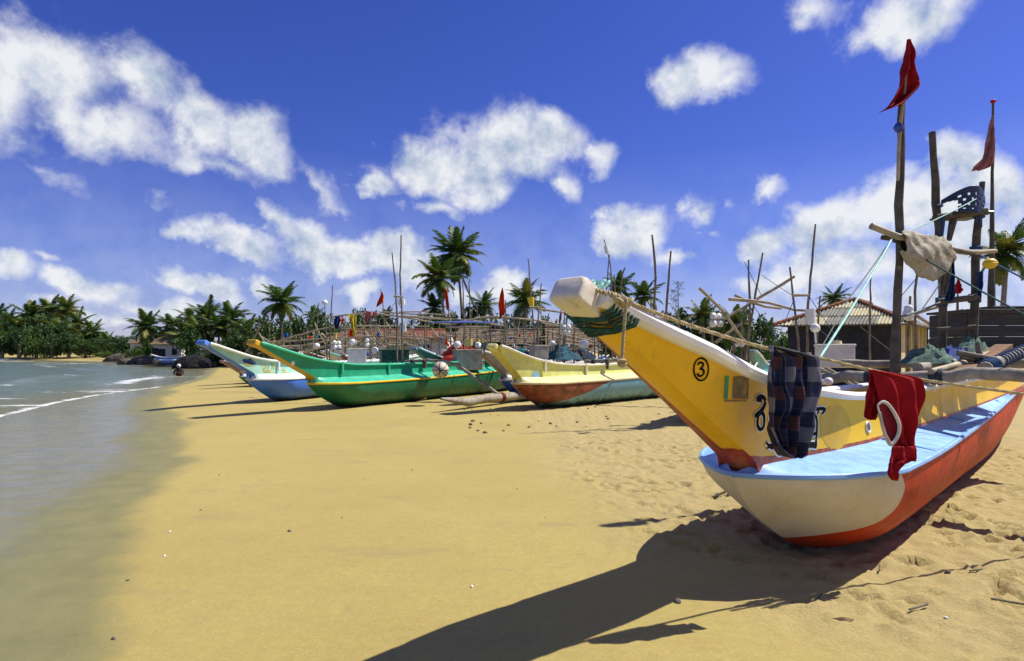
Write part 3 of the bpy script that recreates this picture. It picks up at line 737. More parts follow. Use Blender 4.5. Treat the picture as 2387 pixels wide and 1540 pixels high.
# circled number 3
m = MB(); ribbon(pk, [(1633.5+17*math.cos(a), 860+26*math.sin(a)) for a in np.linspace(0, 2*math.pi, 19)[:-1]], .0105, .004, m, closed=True)
ribbon(pk, [(1625.5, 850), (1629, 845), (1636, 845), (1638.5, 851), (1634, 857), (1630, 858.5)], .0125, .004, m)
ribbon(pk, [(1630, 858.5), (1637, 860), (1640, 867), (1636, 874), (1629, 875.5), (1624.5, 869.5)], .0125, .004, m)
m.obj('number_mark', BLACKP, NB.strake, False)
# old pasted notice: green bar and worn brown print
GREENBAR = basic('green_bar', (.06, .30, .13), .6, .2, 20, None, .1, 60, .003, (.5, .4, .05), (.62, .75))
m = MB(); patch(pk, [Z2(104, 494), Z2(142, 494), Z2(130, 706), Z2(94, 706)], .003, m, 4, 10); m.obj('notice_bar', GREENBAR, NB.strake, False)
NOTICE = basic('worn_notice_print', (.20, .14, .085), .7, .25, 9, None, .1, 60, .003, (.58, .38, .06), (.52, .72))
m = MB(); patch(pk, [Z2(182, 500), Z2(325, 498), Z2(318, 706), Z2(172, 702)], .003, m, 16, 16); 
for q in range(9): patch(pk, [Z2(100+q*23, 714), Z2(116+q*23, 714), Z2(115+q*23, 732), Z2(99+q*23, 732)], .003, m, 3, 3)
m.obj('notice_print', NOTICE, NB.strake, False)
# repainted disc on the side
m = MB(); patch(pk, [Z2(960, 760), Z2(1280, 760), Z2(1240, 1200), Z2(985, 1160)], .0016, m, 30, 30, mask=lambda u, v: (u-.5)**2+(v-.5)**2 < .235+.02*math.sin(u*23)*math.cos(v*19))
m.obj('repaint_patch', paint('ochre_repaint', (.70, .40, .012), (.45, .36, .06), (.6, .7)), NB.strake, False)
# lettering: black with white outline, the middle letters lie behind the cloth
LET = [([(402, 722), (400, 695), (430, 680), (462, 700), (470, 722)], 15), ([(404, 705), (440, 715)], 22), ([(470, 722), (455, 770), (425, 815), (385, 850), (378, 868)], 14), ([(378, 868), (420, 850), (455, 800), (478, 740)], 9),
       ([(410, 845), (400, 900), (402, 955), (425, 985), (452, 965), (462, 900), (455, 850), (440, 835)], 15),
       ([(500, 700), (540, 690), (570, 730), (560, 800), (520, 850), (530, 930), (600, 950), (660, 900), (650, 800), (700, 720), (760, 760), (740, 900), (800, 960)], 15),
       ([(935, 800), (985, 795), (1020, 805), (995, 838)], 15), ([(965, 800), (950, 845)], 15), ([(900, 845), (930, 860), (945, 910), (944, 1000), (938, 1080), (940, 1142)], 16),
       ([(885, 880), (872, 940), (880, 1005), (910, 1030), (935, 1020)], 13), ([(862, 1100), (880, 1108), (940, 1112)], 8), ([(846, 1142), (880, 1128), (942, 1138)], 26),
       ([(482, 1105), (500, 1128), (525, 1128), (540, 1140)], 9), ([(488, 1160), (510, 1142), (530, 1160), (545, 1150), (575, 1190), (600, 1215), (650, 1200)], 10)]
mw, mk = MB(), MB()
for pts, wd in LET:
    q = [Z2(*p) for p in pts]; ribbon(pk, q, .0014*wd+.026, .0035, mw); ribbon(pk, q, .0014*wd+.004, .006, mk)
mw.obj('lettering_outline', WHITEP, NB.strake, False); mk.obj('lettering', BLACKP, NB.strake, False)
# drain hole and hook on the side
for (x, y, r_) in ((2022, 995, .045), (2078, 922, 0)):
    h = pk(x, y)
    if h and r_:
        m = MB(); vs = [h[0]+h[1]*.005]; t = Vector((1, 0, 0)); u = h[1].cross(t).normalized()
        for q in range(16): a = 2*math.pi*q/16; vs.append(h[0]+h[1]*.005+(t*math.cos(a)*r_*.75+u*math.sin(a)*r_))
        m.add(vs, [(0, 1+q, 1+(q+1) % 16) for q in range(16)]); dh = m.obj('drain_hole', basic('hole_dark', (.10, .065, .01), .8), NB.strake, False)
        m = MB(); ring(m, h[0]+h[1]*.006, h[1], r_*.92, .008); m.obj('drain_rim', near_m['gun'], NB.strake)
# cross seams and low frames on the blue shelf
for x in (-.9, -2.0, -3.1, -4.3, -5.6, -7.):
    m = MB(); w0, w1 = NB.w(x)-.03, NB.wb(x)+.01
    0 and m.add([(x-.012, w0, NB.hr(x)+.018), (x+.012, w0, NB.hr(x)+.018), (x+.012, w1, NB.hr(x)+.056), (x-.012, w1, NB.hr(x)+.056)], [(0, 1, 2, 3)])
    m.box((x, (w0+w1)/2, NB.hr(x)+.012+NB.rise*.5), (.018, (w0-w1)*1.02, .014), Matrix.Rotation(-math.atan2(.062, w0-w1), 3, 'X'))
    m.obj('shelf_batten', near_m['rail'], NB.shelf, False)
# white tholepin knob and small white hatch on the gunwale
m = MB(); b0 = NB.Lc(P(1900, 893, 4.95)); b1 = NB.Lc(P(1931, 889, 4.72)); m.tube([b0, b0+(b1-b0)*.8, b1], [.022, .022, .02], 8); m.ball(b1, .034, 10, 8); m.obj('tholepin', near_m['gun'], NB.root)

# booms, mast, chair tower and crossbar
NB.pole('outrigger_boom', catmull([(-2.32, -.85, 1.235), (-2.32, 0, 1.26), (-2.32, .9, 1.31), (-2.34, 2., 1.2), (-2.36, 3.2, .72), (-2.36, 3.9, .26)], 6), [.055, .06, .06, .052, .05], LOGM, n=12)
NB.pole('outrigger_boom', catmull([(-4.8, -1.4, 1.36), (-4.8, 0, 1.34), (-4.8, 1.2, 1.36), (-4.8, 2.4, 1.1), (-4.8, 3.9, .26)], 6), [.055, .06, .058, .05], LOGM, n=12)
pts = [(1.2-i*.62, 3.95, .16+.2*max(0, 1-i/3)**2) for i in range(15)]
NB.pole('outrigger_float', pts, [.03, .09, .14, .15, .15, .15, .15, .14, .1], LOGM, n=12)
for (x, y, z, q_) in ((-2.32, -.30, 1.25, 9), (-2.32, .28, 1.275, 7), (-4.8, -.28, 1.34, 6), (-4.8, .3, 1.35, 6)):
    m = MB()
    for q in range(q_): ring(m, (x, y+q*.016, z), (0, 1, .03), .068+.004*(q % 3), .0105)
    m.obj('lashing', ROPED, NB.root)
def WP(name, px, r, mat, n=8, knob=.07): return NB.pole(name, [P(*q) for q in px], r, mat, True, n, knob)
WP('mast', [(2086, 872, 6.12), (2092, 700, 6.14), (2096, 560, 6.15), (2098, 400, 6.16), (2101, 250, 6.17), (2104, 218, 6.17)], [.044, .042, .038, .04, .037, .032], DARKPOLE, 12)
WP('flagstaff', [(2093, 420, 6.10), (2100, 260, 6.11), (2108, 210, 6.12), (2117, 92, 6.13)], [.016, .016, .015, .010], BAMBOO)
WP('tower_post', [(2196, 812, 7.1), (2196, 700, 7.1), (2190, 560, 7.1), (2181, 450, 7.1), (2173, 308, 7.1)], [.046, .044, .042, .042, .034], DARKPOLE, 10)
WP('tower_post', [(2268, 800, 7.0), (2271, 700, 7.0), (2276, 560, 7.0), (2283, 480, 7.0), (2290, 424, 7.0)], [.046, .044, .042, .038, .03], DARKPOLE, 10)
for a, b, r_ in (((2188, 703, 7.02), (2282, 692, 6.9), .036), ((2188, 768, 7.0), (2275, 762, 6.9), .028), ((2176, 508, 7.0), (2300, 492, 6.9), .04)): WP('tower_rung', [a, b], r_, DARKPOLE)
WP('crossbar', [(2030, 526, 6.0), (2056, 545, 6.02), (2130, 556, 6.05), (2230, 584, 6.4), (2320, 585, 6.8)], [.03, .031, .03, .028, .026], BAMBOO, 10)
WP('crossbar', [(2056, 553, 6.1), (2150, 566, 6.15), (2270, 590, 6.5)], [.024, .024, .02], DARKPOLE)
WP('support_stick', [(2222, 512, 6.98), (2212, 560, 6.98)], [.04, .028], DARKPOLE)
inv = NB.root_m.inverted()
for (x, y, d, ax, r_) in ((2096, 552, 6.15, (0, 0, 1), .05), (2275, 584, 7., (0, 0, 1), .055), (2195, 703, 7.08, (0, 0, 1), .055), (2272, 695, 6.98, (0, 0, 1), .055), (2282, 498, 6.98, (0, 0, 1), .05)):
    m = MB()
    for q in range(5): ring(m, inv @ (P(x, y, d)+Vector((0, 0, .02*(q-2)))), ax, r_, .012)
    m.obj('lashing', ROPEB, NB.root)
# working platform of poles over the booms
WP('platform_pole', [(2296, 858, 5.9), (2330, 842, 6.2), (2387, 818, 6.8), (2440, 800, 7.2)], [.06, .058, .055, .05], LOGM, 12)
WP('platform_pole', [(2140, 858, 6.1), (2200, 848, 6.3), (2290, 828, 6.8), (2380, 805, 7.4)], [.05, .05, .045, .04], LOGM, 12)
WP('platform_pole', [(2170, 866, 5.9), (2240, 848, 6.2), (2330, 815, 6.9)], [.035, .035, .03], BAMBOO, 10)
m = MB(); a, b = inv @ P(2215, 880, 5.9), inv @ P(2320, 812, 7.0)
m.add([a, b, b+Vector((0, .0, .05)), a+Vector((0, 0, .06)), a+Vector((0, .16, 0)), b+Vector((0, .16, 0)), b+Vector((0, .16, .05)), a+Vector((0, .16, .06))], [(0,1,2,3),(5,4,7,6),(3,2,6,7),(0,4,5,1),(0,3,7,4),(1,5,6,2)])
m.obj('platform_plank', basic('rusty_plank', (.20, .10, .045), .8, .5, 8, None, .5, 30, .01), NB.root, False)
m = MB()
for q in range(13):
    c = P(2330+q*7.2, 842-q*3.1, 6.2+q*.076); ring(m, inv @ c, inv.to_3x3() @ Vector((.8, .5, .12)), .066, .009)
m.obj('platform_lashing', ROPEB, NB.root); m = MB()
for q in range(6): c = P(2300+q*3, 856-q*1.2, 5.93+q*.02); ring(m, inv @ c, inv.to_3x3() @ Vector((.8, .5, .12)), .07, .012)
m.obj('platform_lashing', ROPEB, NB.root)
# stays
for (a, b, mt, r_) in (((2079, 556, 6.0), (1912, 832, 4.25), ROPEM, .010), ((2072, 566, 6.05), (1975, 700, 5.4), LINE, .006), ((1975, 700, 5.4), (1890, 850, 4.4), LINE, .004), ((2100, 570, 6.1), (2420, 750, 5.6), ROPEG, .009), ((2276, 590, 6.9), (2420, 665, 6.4), ROPEB, .010), ((2230, 600, 6.7), (2150, 720, 6.4), LINE, .006), ((2098, 548, 6.1), (2290, 455, 6.9), ROPEM, .006), ((2092, 740, 6.1), (2192, 704, 7), LINE, .012)):
    line('stay', inv @ P(*a), inv @ P(*b), r_, mt, NB.root, .01)

# flags of the yellow boat
def sheet(name, rows, d, mat, parent=None, folds=(5., .03), nu=26, nv=34, phase=0., thick=.004, nrm=None, loc=None, sub=1, extra=None):
    """cloth traced as rows (y, left, right); d = depth or function of (x, y); folds run down the cloth"""
    ys, xl, xr = zip(*rows); y0, y1 = ys[0], ys[-1]
    D = d if callable(d) else (lambda x, y: d)
    nv_ = nrm or Vector((0, -1, 0))
    base = loc or Vector((0, 0, 0))
    m = MB(); uv = []
    def f(u, v):
        y = y0+(y1-y0)*v; l, r_ = float(np.interp(y, ys, xl)), float(np.interp(y, ys, xr)); x = l+(r_-l)*u
        p = P(x, y, D(x, y))
        env = .25+.75*min(1, v*2.2)
        k = math.sin(folds[0]*2*math.pi*u+phase+1.3*math.sin(v*3+phase))+.5*math.sin(folds[0]*3.7*math.pi*u+2.1*v+phase*2)
        o = folds[1]*env*k
        o += folds[1]*env*.38*math.sin(17*u+6*v+phase)*math.sin(11*v+3*u+2*phase)+folds[1]*.22*math.sin(31*u-9*v)*math.sin(7*v+phase)
        if extra: o += extra(u, v)
        return p+nv_*o-base
    m.grid(f, nu, nv); o = m.obj(name, mat, parent, 80)
    attr(o.data, 'cu', [i/(nu-1) for j in range(nv) for i in range(nu)]); attr(o.data, 'cv', [j/(nv-1) for j in range(nv) for i in range(nu)])
    md = o.modifiers.new('thickness', 'SOLIDIFY'); md.thickness = thick; md.offset = 0
    return o
def cloth(name, col, rough=.85, trans=.25, var=.3):
    n = NT(name); c = n.mix(n.mr(n.noise(6, 6, .6), .3, .7), mul(col, 1-var), mul(col, 1.1)); n.bump(n.noise(160, 3, .6), .25, .004)
    n.fin(c, rough, .15)
    if trans:
        t = n.n('ShaderNodeBsdfTranslucent'); n.lk(c, t.inputs[0]); ms = n.n('ShaderNodeMixShader'); ms.inputs[0].default_value = trans
        n.lk(n.b.outputs[0], ms.inputs[1]); n.lk(t.outputs[0], ms.inputs[2]); n.lk(ms.outputs[0], n.out.inputs[0])
    return n.m
REDF = cloth('red_flag_cloth', (.42, .012, .02)); PINKF = cloth('faded_red_cloth', (.58, .28, .25), trans=.4); ORANGEF = cloth('orange_flag_cloth', (.85, .11, .02), trans=.45)
fl = sheet('red_flag', [(92, 2114, 2119), (110, 2112, 2120), (150, 2106, 2123), (190, 2092, 2134), (202, 2087, 2138), (215, 2081, 2130), (232, 2072, 2112), (244, 2066, 2098), (256, 2062, 2066)], lambda x, y: 6.10+.0022*(x-2115), REDF, folds=(1.3, .05), nrm=Vector((.3, -1, 0)))
tag(fl, 'dark red pennant at the top of the tall mast with a blue ball', 'flag')
m = MB(); m.ball(P(2094, 297, 6.07), .045, 12, 8, (1, 1, .85)); ring(m, P(2094, 297, 6.07), (1, .2, .3), .046, .007)
tag(m.obj('blue_ball', BLUEPL), 'small blue plastic ball tied high on the mast under the red pennant', 'ball')
ft = thing('flag', 'faded pink flag on a thin staff with a red knob, behind the plastic chair', 'flag', P(2310, 722, 8.))
b = ft.location
wob_pole('staff', [P(2311, 722, 8.)-b, P(2312, 520, 8.)-b, P(2314, 380, 8.)-b, P(2315, 238, 8.)-b], [.045, .028, .018, .013], DARKPOLE, ft)
m = MB(); m.ball(P(2315, 236, 8)-b, .035, 10, 8, (1, 1, .7)); m.obj('knob', cloth('red_knob', (.45, .01, .02), .5, 0), ft)
sheet('cloth', [(268, 2312, 2315), (300, 2305, 2315), (340, 2297, 2315), (370, 2285, 2314), (382, 2272, 2312), (390, 2264, 2305), (397, 2263, 2285)], 7.98, PINKF, ft, folds=(2, .03), loc=b, nrm=Vector((.3, -1, 0)))
# sacking bundle over the crossbar, trousers and blue cloth below it
SACK = basic('grey_sacking', (.40, .36, .27), .9, .4, 6, None, .8, 14, .03, (.16, .12, .07), (.55, .7))
m = MB()
def sk(u, v):
    t = u; x = 2104+112*t; a = 2*math.pi*v
    yc = 562+26*t+10*math.sin(t*3.1); r_ = (22+15*math.sin(math.pi*t)**.7)*(1+.16*math.sin(5*a+t*9)+.13*math.sin(11*t+3*a)+.07*math.sin(23*t-4*a)+.05*math.sin(9*a+31*t))
    c = P(x, yc, 5.98+.35*t); k = 6/FPX
    return c+Vector((.2*r_*k*math.sin(a*2), math.cos(a)*r_*k*.6, math.sin(a)*r_*k-(.07*(math.sin(a) < 0)*abs(math.sin(a))*math.sin(math.pi*t)*1.6)))
m.grid(sk, 60, 40)
tag(m.obj('sacking_bundle', SACK, None, 70), 'grey sacking bundled over the crossbar beside the mast', 'sacking')
DENIM = cloth('faded_grey_cloth', (.22, .21, .18), trans=0); BLUEC = cloth('dark_blue_cloth', (.02, .045, .14), trans=0)
tag(sheet('trousers', [(584, 2196, 2218), (620, 2190, 2214), (660, 2188, 2208), (690, 2187, 2200)], 6.28, DENIM, folds=(2.2, .025)), 'washed-out grey trousers hanging from the crossbar beside the sacking', 'trousers')
tag(sheet('blue_cloth', [(590, 2212, 2222), (640, 2207, 2222), (690, 2200, 2222), (702, 2200, 2216)], 6.4, BLUEC, folds=(2.2, .02)), 'dark blue cloth hanging between the tower posts', 'cloth')
tag(sheet('blue_cloth', [(632, 2277, 2293), (660, 2278, 2292), (700, 2277, 2284)], 6.9, BLUEC, folds=(1.7, .02)), 'dark blue cloth scrap tied to the side of the tower post', 'cloth')
m = MB(); m.ball(P(2308, 614, 6.6), .068, 16, 10, (1.05, 1, .85)); ring(m, P(2308, 614, 6.6), (0, 0, 1), .071, .005)
tag(m.obj('yellow_float', YELLPL), 'round yellow float hanging from the end of the crossbar', 'float')
# plastic chair on the tower
ch = thing('plastic_chair', 'dark blue plastic armchair with holed back perched on the pole tower', 'chair', P(2240, 500, 7.0)); b = ch.location
CHM = basic('dark_plastic', (.022, .035, .085), .42, .25, 8, None, .1, 20, .005)
m = MB(); NU, NV = 40, 22
def cb(u, v):
    x = 2194+100*u; top = 480-39*math.sin(math.pi*min(1, max(0, .12+u*.72)))**1.1; bot = 505-18*abs(u-.55)
    bow_ = -.16*math.sin(math.pi*u)
    return P(x, top+(bot-top)*v, 7.0)+Vector((0, bow_, 0))-b
vs = [cb(i/(NU-1), j/(NV-1)) for j in range(NV) for i in range(NU)]; fs = []
for j in range(NV-1):
    for i in range(NU-1):
        hole = 5 <= j <= 17 and 9 <= i <= 32 and (j % 4 == 1 or j % 4 == 2) and ((i+(3 if (j//4) % 2 else 0)) % 6 in (0, 1))
        gap = (i < 9 and j > 6+i*.3) or (i > 33 and j > 6)
        if not hole and not gap: fs.append((j*NU+i, j*NU+i+1, (j+1)*NU+i+1, (j+1)*NU+i))
m.add(vs, fs); o = m.obj('backrest', CHM, ch); md = o.modifiers.new('t', 'SOLIDIFY'); md.thickness = .012
m = MB(); m.box(P(2240, 503, 7.12)-b, (.46, .44, .03), None, 0, .012); m.obj('seat', CHM, ch)
for sx in (-1, 1):
    m = MB(); m.tube([P(2240+sx*48, 480, 6.9)-b, P(2240+sx*50, 476, 7.1)-b, P(2240+sx*49, 482, 7.3)-b], [.03, .035, .025], 8, flat=.5); m.obj('armrest', CHM, ch)
    for dy in (6.92, 7.32):
        m = MB(); m.tube([P(2240+sx*42, 503, dy)-b, P(2240+sx*46, 560 if sx < 0 else 530, dy)-b], [.032, .018], 6); m.obj('leg', CHM, ch)
# heap of net on the platform
def heap(name, c, sx, sy, sz, mat, label, cat, seed=1, rz=0.):
    m = MB(); rg = random.Random(seed); ph = [rg.uniform(0, 6.28) for _ in range(6)]
    def f(u, v):
        a = 2*math.pi*u; r_ = math.sin(v*math.pi/2)
        k = 1+.18*math.sin(3*a+ph[0])+.1*math.sin(7*a+ph[1]+4*v)+.07*math.sin(13*a+ph[2])
        h = (1-r_**2.2)*(1+.25*math.sin(5*a*r_+ph[3])+.15*math.sin(9*r_+ph[4]+2*a))
        x, y = sx*r_*k*math.cos(a), sy*r_*k*math.sin(a); return Vector(c)+Vector((x*math.cos(rz)-y*math.sin(rz), x*math.sin(rz)+y*math.cos(rz), sz*h))
    m.grid(f, 34, 16, closeu=True); return tag(m.obj(name, mat, None, 75), label, cat)
heap('fishing_net', P(2165, 846, 6.35), .34, .2, .15, NETG, 'pale green fishing net heaped on the platform poles beside the mast', 'net', 2, .5)
heap('fishing_net', P(2215, 838, 6.5), .30, .14, .12, NETB, 'violet blue fishing net lying over the platform poles', 'net', 5, .5)
heap('fishing_net', P(2262, 828, 6.9), .28, .18, .17, NETG, 'grey green net bundle at the foot of the chair tower', 'net', 9, .3)
an = thing('wooden_anchor', 'forked wooden anchor of lashed sticks lying on the platform', 'anchor', P(2292, 846, 6.15)); b = an.location
for q in (((2279, 800, 6.2), (2286, 845, 6.15)), ((2232, 822, 6.2), (2320, 838, 6.1)), ((2290, 850, 6.15), (2345, 852, 6.3)), ((2240, 832, 6.25), (2300, 848, 6.2))):
    wob_pole('arm', [P(*q[0])-b, P(*q[1])-b], [.028, .032], POLE, an)
m = MB()
for q in range(5): ring(m, P(2288, 842+q, 6.14)-b, (.7, .2, .5), .05, .013)
m.obj('lashing', ROPED, an)
# plank crate at the right
cr = thing('plank_crate', 'dark grey plank crate standing on the platform by the chair tower', 'crate', P(2330, 812, 7.3)); b = cr.location
PLK = basic('grey_planks', (.055, .055, .05), .8, .4, 4, (1, 1, 8), .5, 14, .01, (.05, .05, .045), (.5, .7))
for i, (y0, y1) in enumerate(((728, 758), (758.6, 784), (784.6, 811))):
    a, c = P(2262, y0, 7.2), P(2262, y1, 7.2); h = a.z-c.z
    m = MB(); m.box(Vector((a.x+.5, 7.2, (a.z+c.z)/2))-b, (1.05, .03, h), None, 0, .006); m.obj('plank', PLK, cr, False)
    m = MB(); m.box(Vector((a.x-.01, 7.55, (a.z+c.z)/2))-b, (.03, .66, h), None, 0, .006); m.obj('plank', PLK, cr, False)
m = MB(); a = P(2262, 727, 7.2); m.box(Vector((a.x+.5, 7.53, a.z+.02))-b, (1.1, .74, .03), None, 0, .006); m.obj('lid', PLK, cr, False)
m = MB(); m.box(P(2320, 722, 7.35)-b+Vector((.1, 0, .02)), (.5, .3, .035), None, 0, .006); m.obj('lid_board', PLK, cr, False)

# mooring rope from the prow, with washing on it
R0, R1 = P(1352, 672, 2.74), P(2500, 945, 4.55)
def rope_pt(t): return R0+(R1-R0)*t-Vector((0, 0, .05*4*t*(1-t)))
m = MB(); mid = P(1462, 703, 2.84)
path = catmull([P(1366, 668, 2.84), P(1402, 680, 2.80), mid, P(1620, 762, 3.10), P(1790, 812, 3.42), P(1908, 834, 3.60), P(2030, 862, 3.80), P(2150, 885, 3.96), P(2387, 918, 4.32), P(2600, 945, 4.66)], 10)
laid_rope(m, path, .0105, .05)
tag(m.obj('mooring_rope', ROPE), 'thick yellow twisted rope running from the prow, washing hung on it', 'rope')
m = MB(); pl = [P(1458, 712, 2.76), P(1455, 760, 2.76), P(1452, 800, 2.76), P(1450, 838, 2.76)]
laid_rope(m, pl, .0085, .04)
for q in range(5): ring(m, P(1456+q*5-10, 704+2*(q % 2), 2.77), (.6, .2+.3*(q % 2), .7-.3*q), .020, .009, 12, 6)
for q in range(6): ring(m, P(1412+q*8, 684+q*2.6, 2.79), (1, .2*(q % 3-1), .5-.3*(q % 2)), .015, .008, 12, 6)
m.ball(P(1450, 848, 2.76), .022, 10, 8, (1, 1, .8)); ring(m, P(1449, 842, 2.755), (0, .3, 1), .016, .009)
tag(m.obj('rope_end', ROPE), 'knotted rope end dangling straight down from the yellow prow', 'rope')
# green lashings round the neck of the prow
_xt = NB.xts[-1]; _p1 = (NB.side(_xt, .8, 1)+NB.side(_xt, .8, -1))/2; _a0 = (NB.side(_xt, .55, 1)+NB.side(_xt, .55, -1))/2
_d = (_p1-_a0).normalized(); _nf = Vector((_d.z, 0, -_d.x))
def lash(name, ts, mat, r_):
    """turns of rope round the neck of the prow, square to it; ts = distance below the head"""
    m = MB()
    for i, t in enumerate(ts):
        hw = NB.wt(_xt)+.05*t+.012; fr = .022; bk = .075+.25*t
        pts_ = []
        for a in np.linspace(0, 2*math.pi, 29):
            c, s_ = math.cos(a), math.sin(a); rr = (abs(c)**6+abs(s_)**6)**(-1/6); yy, zz = c*rr, s_*rr
            pts_.append(_p1-_d*(t+.012*math.sin(a*2+i))+Vector((0, 1, 0))*(hw+(.05+.12*t if zz < -.2 else 0.))*yy+_nf*((fr if zz > 0 else bk)*zz))
        m.tube(pts_, r_, 6)
    return m.obj(name, mat, NB.root)
lash('prow_lashing', [.03, .047, .064], ROPEG, .0085); lash('prow_lashing', [.125, .142, .159, .176], ROPEG, .0085); lash('prow_lashing', [.08, .092], ROPED, .007)
m = MB()
for q in range(7): ring(m, inv @ P(1376+q*6, 664+3*math.sin(q*2), 2.84+.008*q), (.5, math.sin(q), .6), .021, .008)
m.obj('prow_knot', ROPEM, NB.root)

def rd(x, y): return float(np.interp(x, [1352, 1462, 1620, 1790, 1908, 2030, 2150, 2387], [2.80, 2.84, 3.10, 3.42, 3.60, 3.80, 3.96, 4.32]))
def mat_plaid():
    n = NT('blue_plaid_cloth'); cu, cv = n.attr('cu'), n.attr('cv')
    def band(a, k, w, ph): return n.math('LESS_THAN', n.math('FRACT', n.math('ADD', n.math('MULTIPLY', a, k), ph)), w)
    c = n.mix(band(cu, 2.3, .40, .1), (.014, .018, .055), (.17, .18, .215))
    c2 = n.mix(band(cu, 2.3, .40, .1), (.007, .009, .028), (.035, .04, .08))
    c = n.mix(band(cv, 3.7, .5, .3), c2, c)
    br = n.math('MULTIPLY', band(cu, 2.3, .3, .66), band(cv, 3.7, .45, .65)); c = n.mix(br, c, (.075, .032, .03))
    ln = n.math('MAXIMUM', band(cu, 10.2, .06, .2), band(cv, 15.6, .05, .2)); c = n.mix(n.math('MULTIPLY', ln, .5), c, (.10, .11, .15))
    c = n.mix(n.math('MULTIPLY', n.mr(n.noise(9, 6, .6), .4, .7), .3), c, (.01, .012, .03))
    n.bump(n.noise(150, 3, .6), .2, .004); return n.fin(c, .85, .15)
PLAID = mat_plaid()
sar = sheet('plaid_sarong', [(806, 1797, 1800), (813, 1795, 1835), (822, 1792, 1870), (833, 1790, 1907), (870, 1785, 1907), (900, 1783, 1904), (950, 1789, 1890), (975, 1786, 1880), (1000, 1783, 1872), (1025, 1795, 1866), (1045, 1803, 1862), (1058, 1815, 1860), (1064, 1830, 1846)],
            lambda x, y: rd(x, y)-.03, PLAID, folds=(3.2, .034), nu=60, nv=60, phase=.6, nrm=Vector((.45, -.89, 0)), extra=lambda u, v: -.02*math.sin(u*math.pi)+.03*v)
tag(sar, 'navy plaid sarong hanging over the mooring rope', 'sarong')
REDS = cloth('red_shirt_cloth', (.36, .008, .014), trans=.12); WTRIM = cloth('white_trim_cloth', (.62, .58, .54), trans=.1)
sh = thing('red_shirt', 'red shirt with white collar trim hanging over the mooring rope', 'shirt', P(2090, 1115, 3.84)); b = sh.location
nr = Vector((.45, -.89, 0))
sheet('body', [(862, 2026, 2034), (866, 2027, 2062), (872, 2032, 2104), (882, 2036, 2150), (910, 2042, 2154), (930, 2045, 2154), (965, 2050, 2149), (1000, 2064, 2140), (1035, 2082, 2131), (1048, 2084, 2134), (1065, 2080, 2132), (1074, 2077, 2128)], lambda x, y: rd(x, y)-.04, REDS, sh, folds=(2.6, .022), nu=44, nv=50, loc=b, nrm=nr, phase=1.2)
sheet('sleeve', [(864, 2026, 2046), (900, 2023, 2046), (940, 2015, 2043), (965, 2010, 2040), (972, 2012, 2038), (978, 2026, 2036)], lambda x, y: rd(x, y)+.02, REDS, sh, folds=(2.2, .014), nu=20, nv=20, loc=b, nrm=nr, phase=.2)
sheet('sleeve', [(1040, 2082, 2128), (1070, 2074, 2130), (1082, 2070, 2106), (1100, 2068, 2096), (1112, 2074, 2092), (1119, 2082, 2088)], lambda x, y: rd(x, y)-.085, REDS, sh, folds=(1.8, .016), nu=20, nv=20, loc=b, nrm=nr, phase=2.)
m = MB(); ov = [(2046, 944), (2058, 936), (2072, 944), (2088, 968), (2096, 990), (2094, 1012), (2084, 1030), (2074, 1034), (2064, 1018), (2056, 992), (2050, 965)]
ovp = catmull([P(x, y, rd(x, y)-.085)-b for x, y in ov]+[P(*ov[0], rd(*ov[0])-.085)-b], 6)
m.tube(ovp, [.007+.009*max(0, math.sin(i/len(ovp)*math.pi*1.1)) for i in range(len(ovp))], 8, flat=.45, up=(.45, -.89, 0)); m.obj('collar_trim', WTRIM, sh)
m = MB(); c = sum(ovp, Vector())/len(ovp); m.add([c+nr*-.012]+[p+nr*-.008 for p in ovp], [(0, i, i+1) for i in range(1, len(ovp))]); m.obj('inside_back', cloth('dark_red_lining', (.16, .006, .012), trans=0), sh)
m = MB(); m.tube([P(2052, 960, rd(2052, 0)-.098)-b, P(2058, 990, rd(2058, 0)-.1)-b, P(2066, 1015, rd(2066, 0)-.1)-b, P(2076, 1032, rd(2076, 0)-.098)-b], .006, 6); m.obj('collar_trim', WTRIM, sh)
# thin stick leaning on the sand behind the bow, small peg
st = wob_pole('stick', [G(1662, 1158, .01), G(1662, 1158, .01)+Vector((.34, .12, .10))], .012, DARKPOLE, None)
tag(st, 'thin dark stick poking out of the sand behind the cream bow', 'stick')
# ================================================================== the other boats on the sand
def pm(name, col, **k): return paint(name, col, **k)
GRN_W = (.03, .09, .035)
def hull_two(name, a, b, low=(.035, .055, .03), lowk=3.0):
    """upper colour a near the bow, b elsewhere (attribute sd), weed creeping up from the keel"""
    n = NT(name); sd = n.math('ADD', n.attr('sd'), n.math('MULTIPLY', n.math('SUBTRACT', n.noise(5, 5, .6), .5), .05))
    ca = n.mix(n.mr(n.noise(5, 8, .7), .35, .65), a, mul(a, .4)); cb = n.mix(n.mr(n.noise(3, 7, .65), .3, .7), b, mul(b, .75))
    c = n.mix(n.mr(sd, -.006, .006), cb, ca)
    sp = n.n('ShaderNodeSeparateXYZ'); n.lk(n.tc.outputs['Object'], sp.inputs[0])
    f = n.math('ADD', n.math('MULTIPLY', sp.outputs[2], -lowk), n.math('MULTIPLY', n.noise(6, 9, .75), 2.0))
    c = n.mix(n.mr(f, .15, .75), c, low); n.bump(n.noise(25, 6, .7), .2, .01); return n.fin(c, .5, .4)
